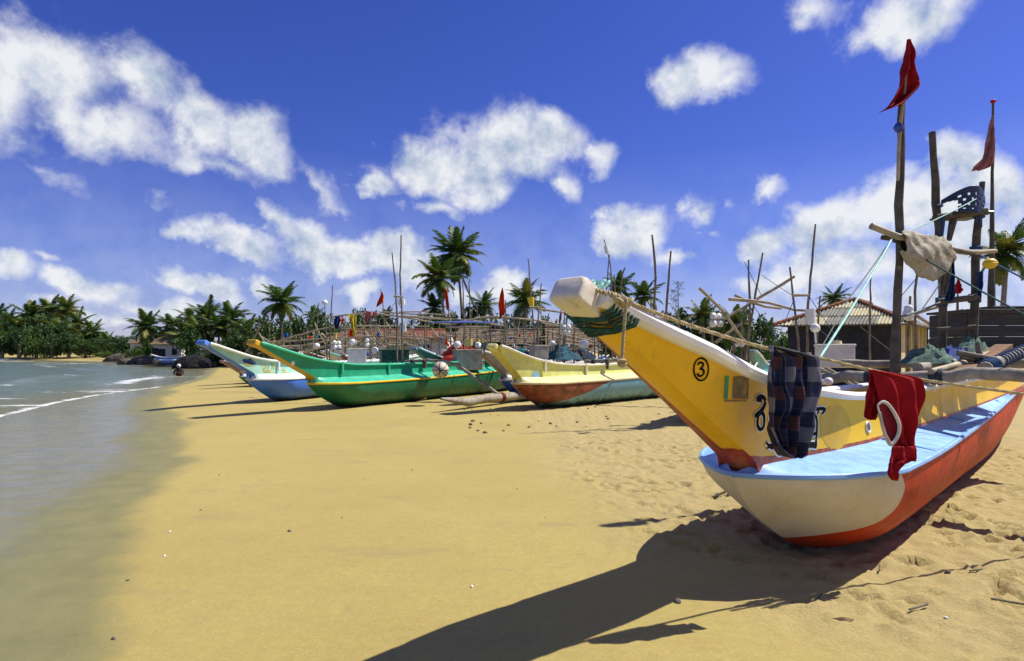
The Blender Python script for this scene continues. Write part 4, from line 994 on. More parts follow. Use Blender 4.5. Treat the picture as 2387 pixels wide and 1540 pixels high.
green_m = dict(hull=pm('dark_green_hull', (.012, .15, .065), low=(.012, .035, .02), lowh=.42), shelf=pm('turquoise_shelf', (.05, .46, .28), cov=(.7, .8)), strake=pm('sea_green_side', (.012, .30, .155), cov=(.70, .82), wear=(.10, .22, .08)),
               stem=pm('ochre_stem', (.62, .36, .012)), gun=pm('green_gunwale', (.03, .40, .22)), rail=pm('yellow_rail', (.75, .50, .01), wear=(.6, .25, .03), cov=(.55, .7)), tip=pm('ochre_tip', (.60, .36, .012)))
GB = Boat('outrigger_fishing_boat', 'green outrigger boat with yellow stem board and yellow rub rail', (-4.6, 16.2), (-.53, -.85), L=11.5, k=.97, mats=green_m, nst=56, cut=.07, tip=.7, stemw=.19)
GB.outrigger((-3.2, -6.9), 3.2, (-.4, -8.2), lash=REDLASH, fr=.125, r=.055)
blue_m = dict(hull=pm('cobalt_hull', (.06, .19, .74), low=(.05, .06, .05), lowh=.30), shelf=pm('white_shelf', (.62, .76, .74)), strake=pm('pale_aqua_side', (.40, .68, .55), wear=(.5, .5, .3)), stem=pm('blue_stem', (.06, .20, .80)),
              gun=pm('white_gun_b', (.74, .74, .68)), rail=pm('white_rail', (.7, .7, .68)), tip=pm('blue_tip', (.11, .25, .70)))
BB = Boat('outrigger_fishing_boat', 'pale aqua outrigger boat with blue stem, blue hull and a painted fish', (-7.2, 18.4), (-.37, -.93), L=9.5, k=.98, mats=blue_m, nst=50, cut=.07, tip=.75, stemw=.18)
cream_m = dict(hull=hull_two('red_brown_and_sky_hull', (.34, .095, .045), (.20, .42, .52)), shelf=pm('pale_lemon_shelf', (.72, .68, .33), wear=(.7, .35, .05), cov=(.62, .8)), strake=pm('lemon_side', (.66, .66, .19), wear=(.45, .45, .2), cov=(.68, .8)),
               stem=pm('olive_stem', (.58, .50, .10)), gun=pm('cream_gunwale', (.70, .64, .50)), rail=pm('cream_rail', (.66, .58, .30)), tip=pm('lemon_tip', (.66, .62, .22)))
CB = Boat('outrigger_fishing_boat', 'pale lemon outrigger boat with rusty red bow and weedy blue keel', (.83, 16.1), (-.70, -.714), L=9.5, k=.98, mats=cream_m, nst=56, tip=.62, stemw=.17, tipx=1.85, zt=[(-9.5, 1.5), (-6, 1.2), (-2, 1.16), (-.5, 1.20), (.6, 1.36), (1.3, 1.54), (1.9, 1.74)])
poly = [(.75, -.1), (.55, .12), (-.3, .24), (-1.3, .45), (-2.3, .74), (-2.6, .9)]
attr(CB.hull.data, 'sd', [sd_poly(v.co.x/.96, v.co.z/.96) for v in CB.hull.data.vertices])
CB.outrigger((-2.6, -5.8), 3.2, (-1.6, -7.5), fr=.13)
def mini(label, C, bow, k, cols, L=7.5, nst=26, tip=.5, out=False, group=None, tipx=2.5, **kw):
    h, s_, st, g = cols; key = label[:28]
    ms = dict(hull=pm(key+' hull', h, low=mul(h, .3), lowh=.3), shelf=pm(key+' shelf', mul(g, .95)), strake=pm(key+' side', s_), stem=pm(key+' stem', st), gun=pm(key+' gun', g), rail=pm(key+' rail', g), tip=pm(key+' tip', st))
    b = Boat('outrigger_fishing_boat', label, C, bow, L=L, k=k, mats=ms, nst=nst, tip=tip, tipx=tipx, group=group, **kw)
    if out: b.outrigger((-2.2, -5.), 3.2, (.2, -5.8))
    return b
MN = [
 mini('brown white outrigger boat with a blue hull, hard behind the pale lemon bow', (.35, 18.6), (-.62, -.78), .94, ((.03, .09, .38), (.36, .31, .26), (.24, .20, .16), (.52, .49, .42)), tipx=2.1),
 mini('teal grey outrigger boat with raised prow behind the green boat', (-2.15, 22.2), (-.46, -.89), .95, ((.05, .16, .18), (.10, .28, .24), (.16, .30, .33), (.42, .60, .62))),
 mini('rust red outrigger boat with white gunwale behind the green prow', (-5.6, 24.2), (-.45, -.89), .86, ((.25, .05, .03), (.36, .085, .04), (.30, .12, .08), (.66, .63, .55)), tipx=2.0, tip=False),
 mini('blue and teal outrigger boat with worn white gunwale behind the lemon boat', (1.35, 21.8), (-.45, -.89), .92, ((.04, .12, .30), (.05, .16, .46), (.05, .30, .30), (.60, .62, .58))),
 mini('white outrigger boat with turquoise gunwale among the bamboo racks', (-7.8, 30.), (-.45, -.89), .9, ((.5, .5, .48), (.62, .62, .58), (.5, .45, .4), (.12, .50, .44)), out=True),
 mini('pale green outrigger boat with white gunwale deep among the racks', (-3.6, 29.5), (-.40, -.92), .9, ((.2, .35, .3), (.35, .55, .45), (.4, .4, .3), (.68, .68, .62)), out=True),
 mini('grey white outrigger boat behind the rack with orange flags', (.8, 30.), (-.45, -.89), .9, ((.35, .36, .36), (.55, .54, .5), (.45, .42, .36), (.66, .64, .58)), out=True),
 mini('sky blue outrigger boat with cream gunwale far behind the lemon boat', (4.2, 29.), (-.42, -.90), .92, ((.10, .28, .55), (.18, .40, .62), (.15, .3, .5), (.68, .62, .48)), out=True),
 mini('rust orange outrigger boat at the back near the tile roof', (-10.5, 35.), (-.42, -.90), .9, ((.35, .12, .05), (.45, .18, .06), (.4, .2, .1), (.6, .56, .48)), out=True),
 mini('weathered grey outrigger boat hidden behind the big yellow prow', (3.95, 12.9), (-.55, -.835), .80, ((.25, .24, .22), (.36, .34, .3), (.34, .3, .25), (.55, .53, .48)), tipx=1.6, tip=False),
 mini('turquoise outrigger boat in front of the corrugated roof hut', (8.3, 20.), (-.5, -.866), .9, ((.08, .30, .32), (.10, .40, .40), (.2, .3, .3), (.58, .60, .56)), out=True),
 mini('dark green outrigger boat with pale gunwale beyond the aqua boat', (-12.2, 28.6), (-.33, -.94), .78, ((.03, .16, .09), (.05, .28, .17), (.42, .38, .30), (.62, .60, .50)), tipx=2.6),
 mini('mauve brown outrigger boat with blue bow panel, nearest the wet sand', (-11.2, 26.), (-.33, -.94), .66, ((.06, .22, .13), (.24, .14, .14), (.28, .16, .15), (.45, .58, .66)), tipx=2.6),
 mini('small blue and white boat drawn up before the white house', (-38.5, 66.5, .15), (-.97, .1), .62, ((.10, .22, .55), (.10, .25, .62), (.1, .25, .6), (.75, .75, .72)), L=5.),
]
# painted fish and yellow letters on the aqua side
pb = Picker(BB, BB.strake.data)
Z1 = lambda X, Y: ((700+X*.3247)/1.5337, (1000+Y*.3247)/1.5337)
m = MB(); vs = []
def fishpatch(pts, mat, name):
    hs = [pb(*Z1(*p)) for p in pts]
    if any(h is None for h in hs): return
    m = MB(); c = pb(*Z1(sum(p[0] for p in pts)/len(pts), sum(p[1] for p in pts)/len(pts)))
    if c is None: return
    m.add([c[0]+c[1]*.008]+[h[0]+h[1]*.008 for h in hs], [(0, 1+i, 1+(i+1) % len(hs)) for i in range(len(hs))]); m.obj(name, mat, BB.strake, False)
FISHB = basic('fish_blue_paint', (.03, .07, .26), .5, .3, 20); FISHY = basic('fish_yellow_paint', (.55, .42, .08), .5, .3, 20)
fishpatch([(508, 878), (540, 868), (590, 880), (640, 915), (662, 930), (620, 934), (570, 925), (525, 905)], FISHB, 'fish_body'); fishpatch([(535, 912), (575, 928), (630, 940), (590, 950), (545, 932)], FISHY, 'fish_belly'); fishpatch([(570, 868), (600, 862), (650, 905), (668, 928), (625, 900)], FISHB, 'fish_fin')
m = MB()
for pts in ([(725, 945), (760, 935), (770, 965), (735, 975), (760, 1000), (790, 990)], [(800, 935), (800, 1000), (830, 985), (850, 930), (855, 990)], [(815, 925), (850, 920)], [(740, 1010), (790, 1015), (870, 1020)], [(945, 1000), (965, 985), (985, 1005), (960, 1020)], [(950, 1028), (1010, 1022), (1030, 1035)], [(905, 970), (925, 1000)]):
    ribbon(pb, [Z1(*p) for p in pts], .030, .008, m)
m.obj('lettering', FISHY, BB.strake, False)
# fittings of the green boat
pg = Picker(GB, GB.strake.data); Z22 = lambda X, Y: ((1150+X*.3247)/1.5337, (1000+Y*.3247)/1.5337)
def disc(pick, boat, x, y, r_, mat, name):
    h = pick(x, y)
    if not h: return
    m = MB(); t = Vector((1, 0, 0)); u = h[1].cross(t).normalized(); vs = [h[0]+h[1]*.008]
    for q in range(14): a = 2*math.pi*q/14; vs.append(h[0]+h[1]*.008+(t*math.cos(a)+u*math.sin(a))*r_)
    m.add(vs, [(0, 1+q, 1+(q+1) % 14) for q in range(14)]); m.obj(name, mat, boat.strake, False)
disc(pg, GB, *Z22(370, 1106), .05, BLACKP, 'drain_hole'); disc(pg, GB, *Z1(1068, 918), .055, WHITEP, 'rosette')
DROP = basic('sky_drop_paint', (.25, .45, .62), .5, .3, 20)
pc = Picker(CB, CB.strake.data); Z8 = lambda X, Y: ((1700+X*.4219)/1.5337, (900+Y*.4219)/1.5337)
hs = [pc(*Z8(*p)) for p in [(512, 1000), (535, 1030), (545, 1068), (500, 1070), (470, 1060), (485, 1025)]]
if all(hs):
    m = MB(); m.add([h[0]+h[1]*.008 for h in hs], [tuple(range(6))]); m.obj('drop_mark', DROP, CB.strake, False)
# cleats over the gunwales
for bt in (GB, CB, BB):
    for x in (.2, -1.6):
        m = MB(); z = bt.zt(x); m.box(Vector((x, bt.wt(x)+.03, z-.12))*bt.k, (.07*bt.k, .05*bt.k, .34*bt.k), None, 0, .008); m.obj('side_cleat', bt.M['gun'], bt.root, False)
# boxes on the boats
def boxthing(name, label, cat, c, size, mat, rz=0., lid=None, lidmat=None, legs=False):
    t = thing(name, label, cat, c, rz); m = MB(); m.box((0, 0, size[2]/2), size, None, 0, .012); m.obj('body', mat, t, False)
    m = MB(); m.box((0, 0, size[2]+.02), (size[0]*1.05, size[1]*1.05, .05), None, 0, .01); m.obj('lid', lidmat or mat, t, False)
    return t
GREYBOX = basic('grey_board_box', (.40, .37, .30), .8, .35, 5, None, .3, 20, .01, (.16, .09, .05), (.6, .72)); WBOX = basic('white_cool_box', (.70, .70, .64), .6, .15, 5, None, .1, 20, .01, (.4, .3, .2), (.66, .8)); TARPG = basic('green_tarpaulin', (.012, .09, .055), .6, .4, 6, None, .6, 9, .03)
boxthing('storage_box', 'dark green tarpaulin covered box on the green boat beside twin poles', 'box', P(919, 862, 19.3), (.86, .6, .62), TARPG, .35)
boxthing('storage_box', 'worn grey plywood box standing on the boom of the green boat', 'box', P(1090, 862, 20.6), (.62+.3, .6, .66), GREYBOX, .3)
boxthing('cool_box', 'white lidded cool box on the rust red boat', 'box', P(832, 850, 21.5), (.62, .5, .55), WBOX, .3)
boxthing('storage_box', 'plain grey box standing behind the gunwale of the lemon boat', 'box', P(1256, 836, 19.4), (.50, .42, .40), GREYBOX, .4)
boxthing('storage_box', 'rust streaked white box in front of the dark hut wall', 'box', P(1945, 856, 11.5), (.62, .5, .40), WBOX, -.35)
boxthing('storage_box', 'low grey wooden box beside the rust streaked white box', 'box', P(1852, 850, 13.), (.55, .4, .22), GREYBOX, -.2)
boxthing('storage_box', 'square white box on the grey white boat beneath the orange flags', 'box', P(1046, 840, 27.), (.6, .5, .45), WBOX, .2)
boxthing('storage_box', 'small yellowish box on top of the green tarpaulin box', 'box', P(920, 815, 19.4), (.4, .3, .12), basic('straw_box', (.5, .42, .2), .8), .2)
heap('fishing_net', P(1072, 848, 21.4), .95, .5, .62, basic('red_net', (.42, .035, .02), .9, .5, 30, None, .9, 12, .05), 'bright red net heaped beside the plywood box', 'net', 3, .4)
heap('fishing_net', P(1310, 838, 20.), .6, .45, .40, basic('teal_net', (.02, .09, .13), .9, .5, 30, None, .9, 12, .05), 'dark teal net heaped behind the plain grey box', 'net', 8, .4)
heap('fishing_net', P(1130, 840, 24.), .9, .5, .55, ROPED, 'black net heap beyond the plywood box', 'net', 12, .4)
# netted ball float on the boom
bt_ = thing('netted_ball_float', 'round cream ball float in a rope net on the boom of the green boat', 'float', P(1027, 862, 16.8)); m = MB(); m.ball((0, 0, 0), .235, 20, 14); m.obj('ball', basic('cream_ball', (.60, .52, .40), .5, .2, 5), bt_)
m = MB()
for ax in ((1, 0, 0), (0, 0, 1), (.7, 0, .7), (.7, .2, -.7), (.4, .2, .9)): ring(m, (0, 0, 0), ax, .236, .010, 24, 5)
m.obj('net', ROPED, bt_)

# ================================================================== bamboo racks, poles and spars
def rack(label, spars, posts, d, lines=(), group='bamboo racks and masts behind the boats', mat=None, ground=True):
    base = Vector((P(spars[0][0][0] if spars else posts[0][0][0], 900, d).x, d, 0))
    t = thing('bamboo_rack', label, 'rack', base, 0., group)
    for i, s_ in enumerate(spars):
        dd = d+.25*(i % 3-1)
        wob_pole('spar', [P(x, y, dd)-base for x, y in s_], [.034, .031, .024], mat or BAMBOO, t, 7, .1, .003)
    for i, p in enumerate(posts):
        pts = [P(x, y, d+.2*(i % 2))-base for x, y in p]
        if ground and pts[-1].z > .3 and len(p) > 1 and p[-1][1] > 780: pts.append(Vector((pts[-1].x, pts[-1].y, -.05)))
        wob_pole('post', pts, [.018, .024, .029, .032], POLE, t, 7, .1, .003)
    for (a, b) in lines: line('line', P(*a, d)-base, P(*b, d)-base, .007, ROPEB if (a[0] % 2 < 1) else LINE, t, .01, 5)
    return t
rack('long pale spar rack hung with yellow, blue and pink cloths', [[(763, 740), (846, 730), (925, 736), (1053, 746)], [(924, 737), (985, 747), (1042, 756)]], [[(775, 665), (772, 740), (768, 850)], [(757, 712), (764, 850)], [(1142, 728), (1144, 848)]], 22.4, [((930, 740), (860, 850)), ((775, 745), (850, 845))])
rack('tall twin pole mast with one rung rising from the green boat', [[(918, 690), (940, 692)]], [[(914, 588), (921, 660), (926, 740), (925, 866)], [(935, 548), (933, 640), (937, 740), (938, 862)]], 18.1, ground=False, lines=[((926, 700), (1000, 850)), ((935, 690), (860, 770))])
rack('long curved bamboo spar rack low behind the aqua boat', [[(640, 798), (700, 780), (753, 766), (837, 760), (999, 760)], [(602, 798), (660, 796), (774, 787)]], [[(700, 780), (704, 860)], [(850, 758), (852, 850)], [(990, 758), (992, 850)]], 23.)
rack('sagging bamboo spar rack behind the rust red boat', [[(613, 813), (710, 804), (814, 787), (936, 780)], [(681, 828), (760, 806), (814, 788)], [(750, 790), (850, 783), (1000, 792)]], [[(812, 770), (816, 860)], [(880, 772), (882, 856)]], 26., mat=BAMBOO)
rack('pale forked spar rack under the tall palms', [[(885, 727), (960, 731), (1062, 733)], [(930, 727), (1000, 726)], [(955, 736), (1090, 746)]], [[(1062, 728), (1062, 850)], [(992, 722), (996, 852)]], 27., [((1062, 735), (1000, 852)), ((960, 735), (1020, 850))])
rack('rack of crooked spars carrying a blue net between two masts', [[(1042, 756), (1093, 746), (1141, 738), (1252, 747), (1271, 750)], [(1099, 747), (1178, 760)], [(1108, 741), (1246, 745), (1386, 777)], [(1040, 762), (1140, 762)]], [[(1093, 655), (1096, 740), (1094, 852)], [(1078, 650), (1082, 760), (1080, 852)], [(1252, 745), (1252, 850)], [(1178, 700), (1182, 850)], [(1386, 772), (1386, 850)], [(1142, 730), (1146, 848)]], 21.2, ground=False, lines=[((1180, 760), (1250, 690)), ((1252, 748), (1190, 850)), ((1310, 760), (1260, 850))])
rack('pair of tall masts with a yellow float between the palms and the prow', [[(1234, 716), (1264, 716)], [(1254, 720), (1326, 730)]], [[(1231, 603), (1238, 694), (1246, 804)], [(1262, 660), (1257, 718), (1253, 799)], [(1326, 722), (1316, 800)], [(1340, 740), (1338, 830)]], 20., [((1262, 716), (1180, 745)), ((1326, 731), (1290, 830))])
rack('tangled spar rack under the raised yellow prow', [[(1274, 771), (1383, 796)], [(1290, 786), (1400, 806)], [(1262, 752), (1386, 778)]], [[(1316, 728), (1312, 850)], [(1362, 790), (1362, 850)], [(1394, 770), (1396, 850)], [(1288, 760), (1290, 850)]], 22., [((1386, 778), (1330, 850)), ((1274, 772), (1340, 850))])
rack('forked pair of slim poles with a white float tied near the top', [[(1400, 690), (1430, 690)]], [[(1408, 558), (1420, 603), (1425, 660), (1426, 780), (1427, 848)], [(1421, 593), (1414, 679), (1413, 780), (1412, 848)], [(1451, 633), (1447, 689), (1446, 848)], [(1432, 640), (1434, 700), (1434, 848)]], 21.5, ground=False)
rack('two bare crooked poles lashed with blue rope above the yellow prow', [[(1524, 741), (1560, 745)]], [[(1520, 547), (1528, 635), (1525, 738), (1535, 800), (1600, 905)], [(1564, 585), (1556, 680), (1551, 748), (1556, 800), (1612, 905)]], 11.8, ground=False)
rack('leaning mast and crossed spars tied with white float bundles', [[(1699, 697), (1737, 700), (1796, 706), (1852, 722), (1884, 724)], [(1713, 688), (1737, 698), (1775, 713), (1821, 719)], [(1852, 644), (1740, 712), (1630, 776)], [(1630, 671), (1680, 720), (1735, 795)], [(1668, 798), (1730, 752)]],
     [[(1778, 589), (1757, 710), (1737, 831)], [(1745, 605), (1747, 722), (1745, 850)], [(1728, 742), (1730, 830)], [(1660, 780), (1662, 840)]], 13., [((1776, 690), (1735, 610)), ((1775, 640), (1850, 690)), ((1750, 690), (1700, 790)), ((1748, 700), (1820, 800))])
rack('tall pole frame with one dark rung before the hut roof', [[(1848, 688), (1886, 688)]], [[(1841, 622), (1852, 721), (1861, 808)], [(1901, 522), (1893, 620), (1886, 688), (1882, 797)], [(1912, 690), (1905, 790)]], 12.6, [((1850, 700), (1812, 790)), ((1886, 690), (1960, 800)), ((1900, 760), (1990, 830))])
rack('single grey post standing in front of the hut wall', [], [[(2030, 642), (2028, 750), (2028, 832)]], 15., [((2005, 760), (2120, 850))])
# spars low down among the boats, one rack after another into the distance
rg = random.Random(5)
for i, (x0, x1, y, d) in enumerate(((600, 760, 806, 31.), (700, 900, 800, 33.), (830, 1010, 806, 30.), (960, 1150, 798, 31.), (1130, 1330, 800, 28.), (1240, 1420, 806, 25.), (1080, 1260, 780, 34.), (780, 980, 788, 35.))):
    sp = []; po = []
    for q in range(4):
        a = x0+rg.uniform(0, 50); b = x1-rg.uniform(0, 60); yy = y+rg.uniform(-20, 16); sp.append([(a, yy+rg.uniform(-6, 10)), ((a+b)/2, yy-rg.uniform(0, 9)), (b, yy+rg.uniform(-6, 10))])
    for q in range(7):
        x = x0+(x1-x0)*(q+rg.uniform(.1, .9))/7; po.append([(x+rg.uniform(-5, 5), y-rg.uniform(15, 80)), (x, y+10), (x+rg.uniform(-3, 3), 850)])
    for q in range(5):
        xa = x0+rg.uniform(0, x1-x0); xb_ = xa+rg.uniform(-70, 70); sp.append([(xa, y-rg.uniform(20, 50)), ((xa+xb_)/2+rg.uniform(-4, 4), y), (xb_, y+rg.uniform(15, 35))])
    ln = [((x0+rg.uniform(0, x1-x0), y-rg.uniform(10, 40)), (x0+rg.uniform(0, x1-x0), y+rg.uniform(20, 40))) for q in range(9)]
    rack(['jumble of thin poles behind the aqua boat', 'jumble of thin poles behind the yellow stem of the green boat', 'jumble of thin poles behind the green tarpaulin box', 'jumble of thin poles behind the red net', 'jumble of thin poles behind the lemon prow', 'jumble of thin poles below the raised yellow prow', 'far thin pole rack before the thatched roofs', 'far thin pole rack before the orange tile roof'][i], sp, po, d, ln)
# right edge: thin uprights behind the tower
rack('slim ladder-like poles standing behind the chair tower', [[(2222, 744), (2266, 742)], [(2224, 788), (2262, 786)]], [[(2232, 690), (2232, 830)], [(2242, 720), (2240, 830)], [(2256, 730), (2252, 830)]], 12.)
rack('bent grey poles behind the mast in front of the hut veranda', [[(2090, 748), (2140, 728), (2200, 712)], [(2138, 736), (2190, 770)]], [[(2138, 640), (2132, 700), (2136, 830)], [(2122, 690), (2118, 742), (2116, 800)]], 11., [((2150, 630), (2092, 700))])

# ------------------------------------------------------------------ small things hung on racks
def jug(label, c, s=.16, mat=None, n=4, seed=0, name='float_bundle', cat='float', group='white plastic floats hung on the racks'):
    rg = random.Random(seed); t = thing(name, label, cat, c, rg.uniform(0, 3), group); 
    offs = [(-.5, 0, .45), (.5, .1, .4), (-.4, .1, -.5), (.5, -.1, -.5), (0, .4, 0)][:n]
    for o in offs:
        m = MB(); m.box(Vector(o)*s*1.05, (s*.98, s*.9, s*.98), Matrix.Rotation(rg.uniform(-.2, .2), 3, 'Y'), 0, s*.3); m.obj('float', mat or WHITEPL, t, 60)
    m = MB(); ring(m, (0, 0, 0), (1, 0, .1), s*1.18, s*.05, 16, 4); ring(m, (0, 0, 0), (0, 0, 1), s*1.2, s*.05, 16, 4)
    m.obj('tie', LINE, t); return t
jug('large bundle of white floats roped to the diagonal spar', P(1670, 745, 12.9), .155, n=5, seed=1)
jug('white float bundle hanging under the leaning mast', P(1725, 797, 12.9), .10, n=5, seed=2)
for i, (x, y, d, s_) in enumerate(((785, 803, 21., .15), (856, 798, 21.6, .15), (1320, 768, 19.8, .17))):
    jug(['pair of white jugs tied to the rack before the green prow', 'white jugs strapped side by side next to the cool box', 'bluish white jugs tied to the rack behind the prow head of the yellow boat'][i], P(x, y, d), s_, n=4, seed=i+4)
def ball(label, x, y, d, r_, mat=None, group='round white floats hung on the racks', sc=(1, 1, .95)):
    m = MB(); m.ball((0, 0, 0), r_, 14, 10, sc, .04); o = m.obj('round_float', mat or WHITEPL); o.location = P(x, y, d); return tag(o, label, 'float', group)
ball('white ball float impaled on a thin pole above the spar racks', 757, 705, 20.5, .10)
for (x, y, d, r_, lb) in ((1362, 802, 21.5, .16, 'round white float hung low under the raised prow'), (822, 797, 22., .14, 'round white float beside the strapped jugs'), (1066, 803, 20.4, .13, 'white cube float on the end of a yellow stick'), (1108, 820, 20.6, .09, 'small white float behind the plywood box'), (1288, 800, 20., .10, 'small white float under the twin masts')):
    ball(lb, x, y, d, r_)
for (x, y, d) in ((640, 826, 26.), (664, 822, 26.5), (655, 818, 25.8), (700, 825, 26.), (874, 816, 24.), (738, 806, 25.)): ball('small white float on the low racks behind the aqua and green boats', x, y, d, .13)
ball('round white float on a pale stick above the rust streaked box', 1900, 764, 12., .095); ball('dented white float tied to a line near the mast', 2117, 733, 10., .085, sc=(1, 1, 1.25)); ball('upper white float in the string of two by the mast', 2118, 719, 10., .07)
m = MB(); m.tube([P(1900, 772, 12.), P(1902, 800, 12.)], .02, 7); tag(m.obj('float_stick', WHITEPL), 'short white stick below the float on the box', 'stick')
m = MB(); m.tube([P(1888, 720, 12.5), P(1890, 755, 12.5)], [.10, .09], 12); tag(m.obj('white_canister', WHITEPL), 'white canister hanging beside the dark rung frame', 'canister')
m = MB(); m.tube([P(1412, 572, 21.4), P(1416, 590, 21.4)], [.07, .085], 8); tag(m.obj('white_canister', WHITEPL), 'slim white canister tied near the top of the forked poles', 'canister')
m = MB(); m.tube([P(1237, 693, 19.9), P(1238, 703, 19.9), P(1241, 716, 19.9)], [.12, .10, .06], 10); tag(m.obj('yellow_float', YELLPL), 'yellow float lashed between the twin masts', 'float')
m = MB(); m.tube([P(1093, 790, 18.3), P(1094, 806, 18.3)], [.14, .15], 10); tag(m.obj('yellow_canister', basic('straw_plastic', (.6, .5, .16), .5), None), 'pale yellow canister hung on the mast beside the red net', 'canister')
m = MB(); m.tube([P(937, 698, 18.9), P(937, 710, 18.9)], [.10, .11], 8); tag(m.obj('white_canister', WHITEPL), 'white canister tied high on the tall twin pole mast', 'canister')
m = MB(); m.tube([P(939, 755, 18.9), P(940, 772, 18.9)], [.10, .11], 8); tag(m.obj('white_canister', basic('pale_blue_plastic', (.45, .55, .62), .5)), 'pale blue canister tied low on the tall twin pole mast', 'canister')
HAT = basic('straw_hat', (.58, .48, .28), .85, .2, 20)
m = MB(); m.grid(lambda u, v: P(1950, 808, 11.4)+Vector((math.cos(6.2832*u)*[.0, .09, .10, .11, .20][int(round(v*4))], .7*math.sin(6.2832*u)*[.0, .09, .10, .11, .20][int(round(v*4))], [.12, .115, .06, .0, -.005][int(round(v*4))])), 20, 5, closeu=True)
tag(m.obj('straw_hat', HAT), 'straw hat lying on the rust streaked white box', 'hat')
# cloths and flags on the racks
YELC = cloth('yellow_cloth', (.78, .66, .10), trans=.3); NAVY = cloth('navy_cloth', (.03, .04, .16), trans=.1); PINKC = cloth('pink_cloth', (.62, .30, .28), trans=.3)
tag(sheet('yellow_cloth', [(732, 811, 830), (745, 814, 831), (765, 822, 830), (782, 823, 828)], 20.3, YELC, folds=(2, .05)), 'lemon yellow cloth hung over the long pale spar', 'cloth')
tag(sheet('navy_cloth', [(737, 781, 793), (748, 779, 794), (760, 781, 790), (766, 783, 788)], 20.3, NAVY, folds=(2, .05)), 'navy cloth hung over the long pale spar', 'cloth')
tag(sheet('orange_cloth', [(740, 796, 801), (755, 797, 801)], 20.3, ORANGEF, folds=(1, .03), nu=8, nv=8), 'small orange cloth beside the navy cloth', 'cloth')
tag(sheet('orange_cloth', [(768, 816, 824), (785, 813, 825)], 20.3, ORANGEF, folds=(1, .03), nu=8, nv=8), 'orange cloth hanging under the lemon yellow cloth', 'cloth')
tag(sheet('pink_cloth', [(724, 849, 853), (728, 849, 880), (736, 849, 880), (742, 850, 866), (752, 852, 858)], 20.3, PINKC, folds=(2, .05)), 'pink checked cloth blowing from the long pale spar', 'cloth')
def flag(label, staff, rows, d, mat=None):
    t = thing('flag', label, 'flag', P(staff[-1][0], staff[-1][1], d), 0, 'orange flags over the boats'); b = t.location
    wob_pole('staff', [P(x, y, d)-b for x, y in staff], [.014, .022, .028], POLE, t, 6)
    sheet('cloth', rows, d-.03, mat or ORANGEF, t, folds=(1.4, .06), nu=14, nv=18, loc=b, nrm=Vector((.3, -1, 0)))
flag('orange flag on a short staff between pink cloth and tall twin mast', [(887, 672), (893, 712), (898, 800)], [(680, 889, 891), (690, 886, 895), (703, 880, 894), (710, 878, 886), (715, 877, 879)], 24.)
flag('narrow orange flag hanging limp below the tall palms', [(1038, 668), (1045, 720), (1052, 810)], [(672, 1037, 1040), (690, 1036, 1045), (705, 1038, 1047), (718, 1040, 1048), (722, 1041, 1044)], 22.)
flag('broad orange red flag beside the crooked spar rack', [(1171, 670), (1176, 750), (1182, 845)], [(672, 1170, 1172), (690, 1164, 1175), (712, 1160, 1178), (728, 1163, 1179), (735, 1163, 1172), (742, 1164, 1165)], 18.4)
flag('tiny faded red flag behind the chair tower', [(2233, 645), (2233, 700), (2234, 790)], [(652, 2232, 2234), (670, 2229, 2235), (684, 2227, 2234)], 14., REDF)
flag('slim pale flag hanging on a line above the yellow prow', [(1312-4, 722), (1304, 770), (1304, 830)], [(728, 1305, 1309), (740, 1303, 1308), (750, 1302, 1305)], 19., PINKC)
heap('fishing_net', P(1075, 752, 18.4), 1.1, .2, .05, NETB, 'blue net draped along the crooked spar', 'net', 4, .05)

# rags, jugs and scraps of tarpaulin tied about the racks
RAG = {'white': cloth('white_rag', (.66, .66, .64)), 'blue': cloth('blue_rag', (.04, .14, .50)), 'red': cloth('red_rag', (.5, .03, .03)), 'teal': cloth('teal_rag', (.05, .34, .34)), 'orange': ORANGEF, 'yellow': YELC}
rg = random.Random(33)
for i, (x, y, d) in enumerate([(rg.uniform(640, 1400), rg.uniform(770, 838), rg.uniform(23, 33)) for q in range(44)]):
    c = ['white', 'blue', 'red', 'teal', 'orange', 'yellow', 'white', 'teal', 'blue'][i % 9]; w = rg.uniform(3, 8); h = rg.uniform(5, 13)
    tag(sheet('rag', [(y, x, x+w), (y+h*.6, x-rg.uniform(-1, 2), x+w+rg.uniform(-2, 2)), (y+h, x+w*.3, x+w*.8)], d, RAG[c], folds=(1.5, .04), nu=8, nv=8), 'small %s rag tied among the thin poles behind the boats' % c, 'rag', '%s rags among the poles' % c)
for i in range(16):
    x, y, d = rg.uniform(640, 1390), rg.uniform(795, 842), rg.uniform(22, 31); m = MB(); s_ = rg.uniform(.12, .22)
    m.box((0, 0, 0), (s_*1.3, s_, s_*1.2), Matrix.Rotation(rg.uniform(-.4, .4), 3, 'Y'), 0, s_*.25); o = m.obj('plastic_jug', [WHITEPL, WHITEPL, BLUEPL, GREYBOX][i % 4], None, 60); o.location = P(x, y, d); o.rotation_euler = (0, 0, rg.uniform(0, 3))
    tag(o, ['square white jug hung among the thin poles', 'square white jug hung among the thin poles', 'blue plastic jug hung among the thin poles', 'grey plastic jug hung among the thin poles'][i % 4], 'jug', ['white jugs among the poles', 'white jugs among the poles', 'blue jugs among the poles', 'grey jugs among the poles'][i % 4])
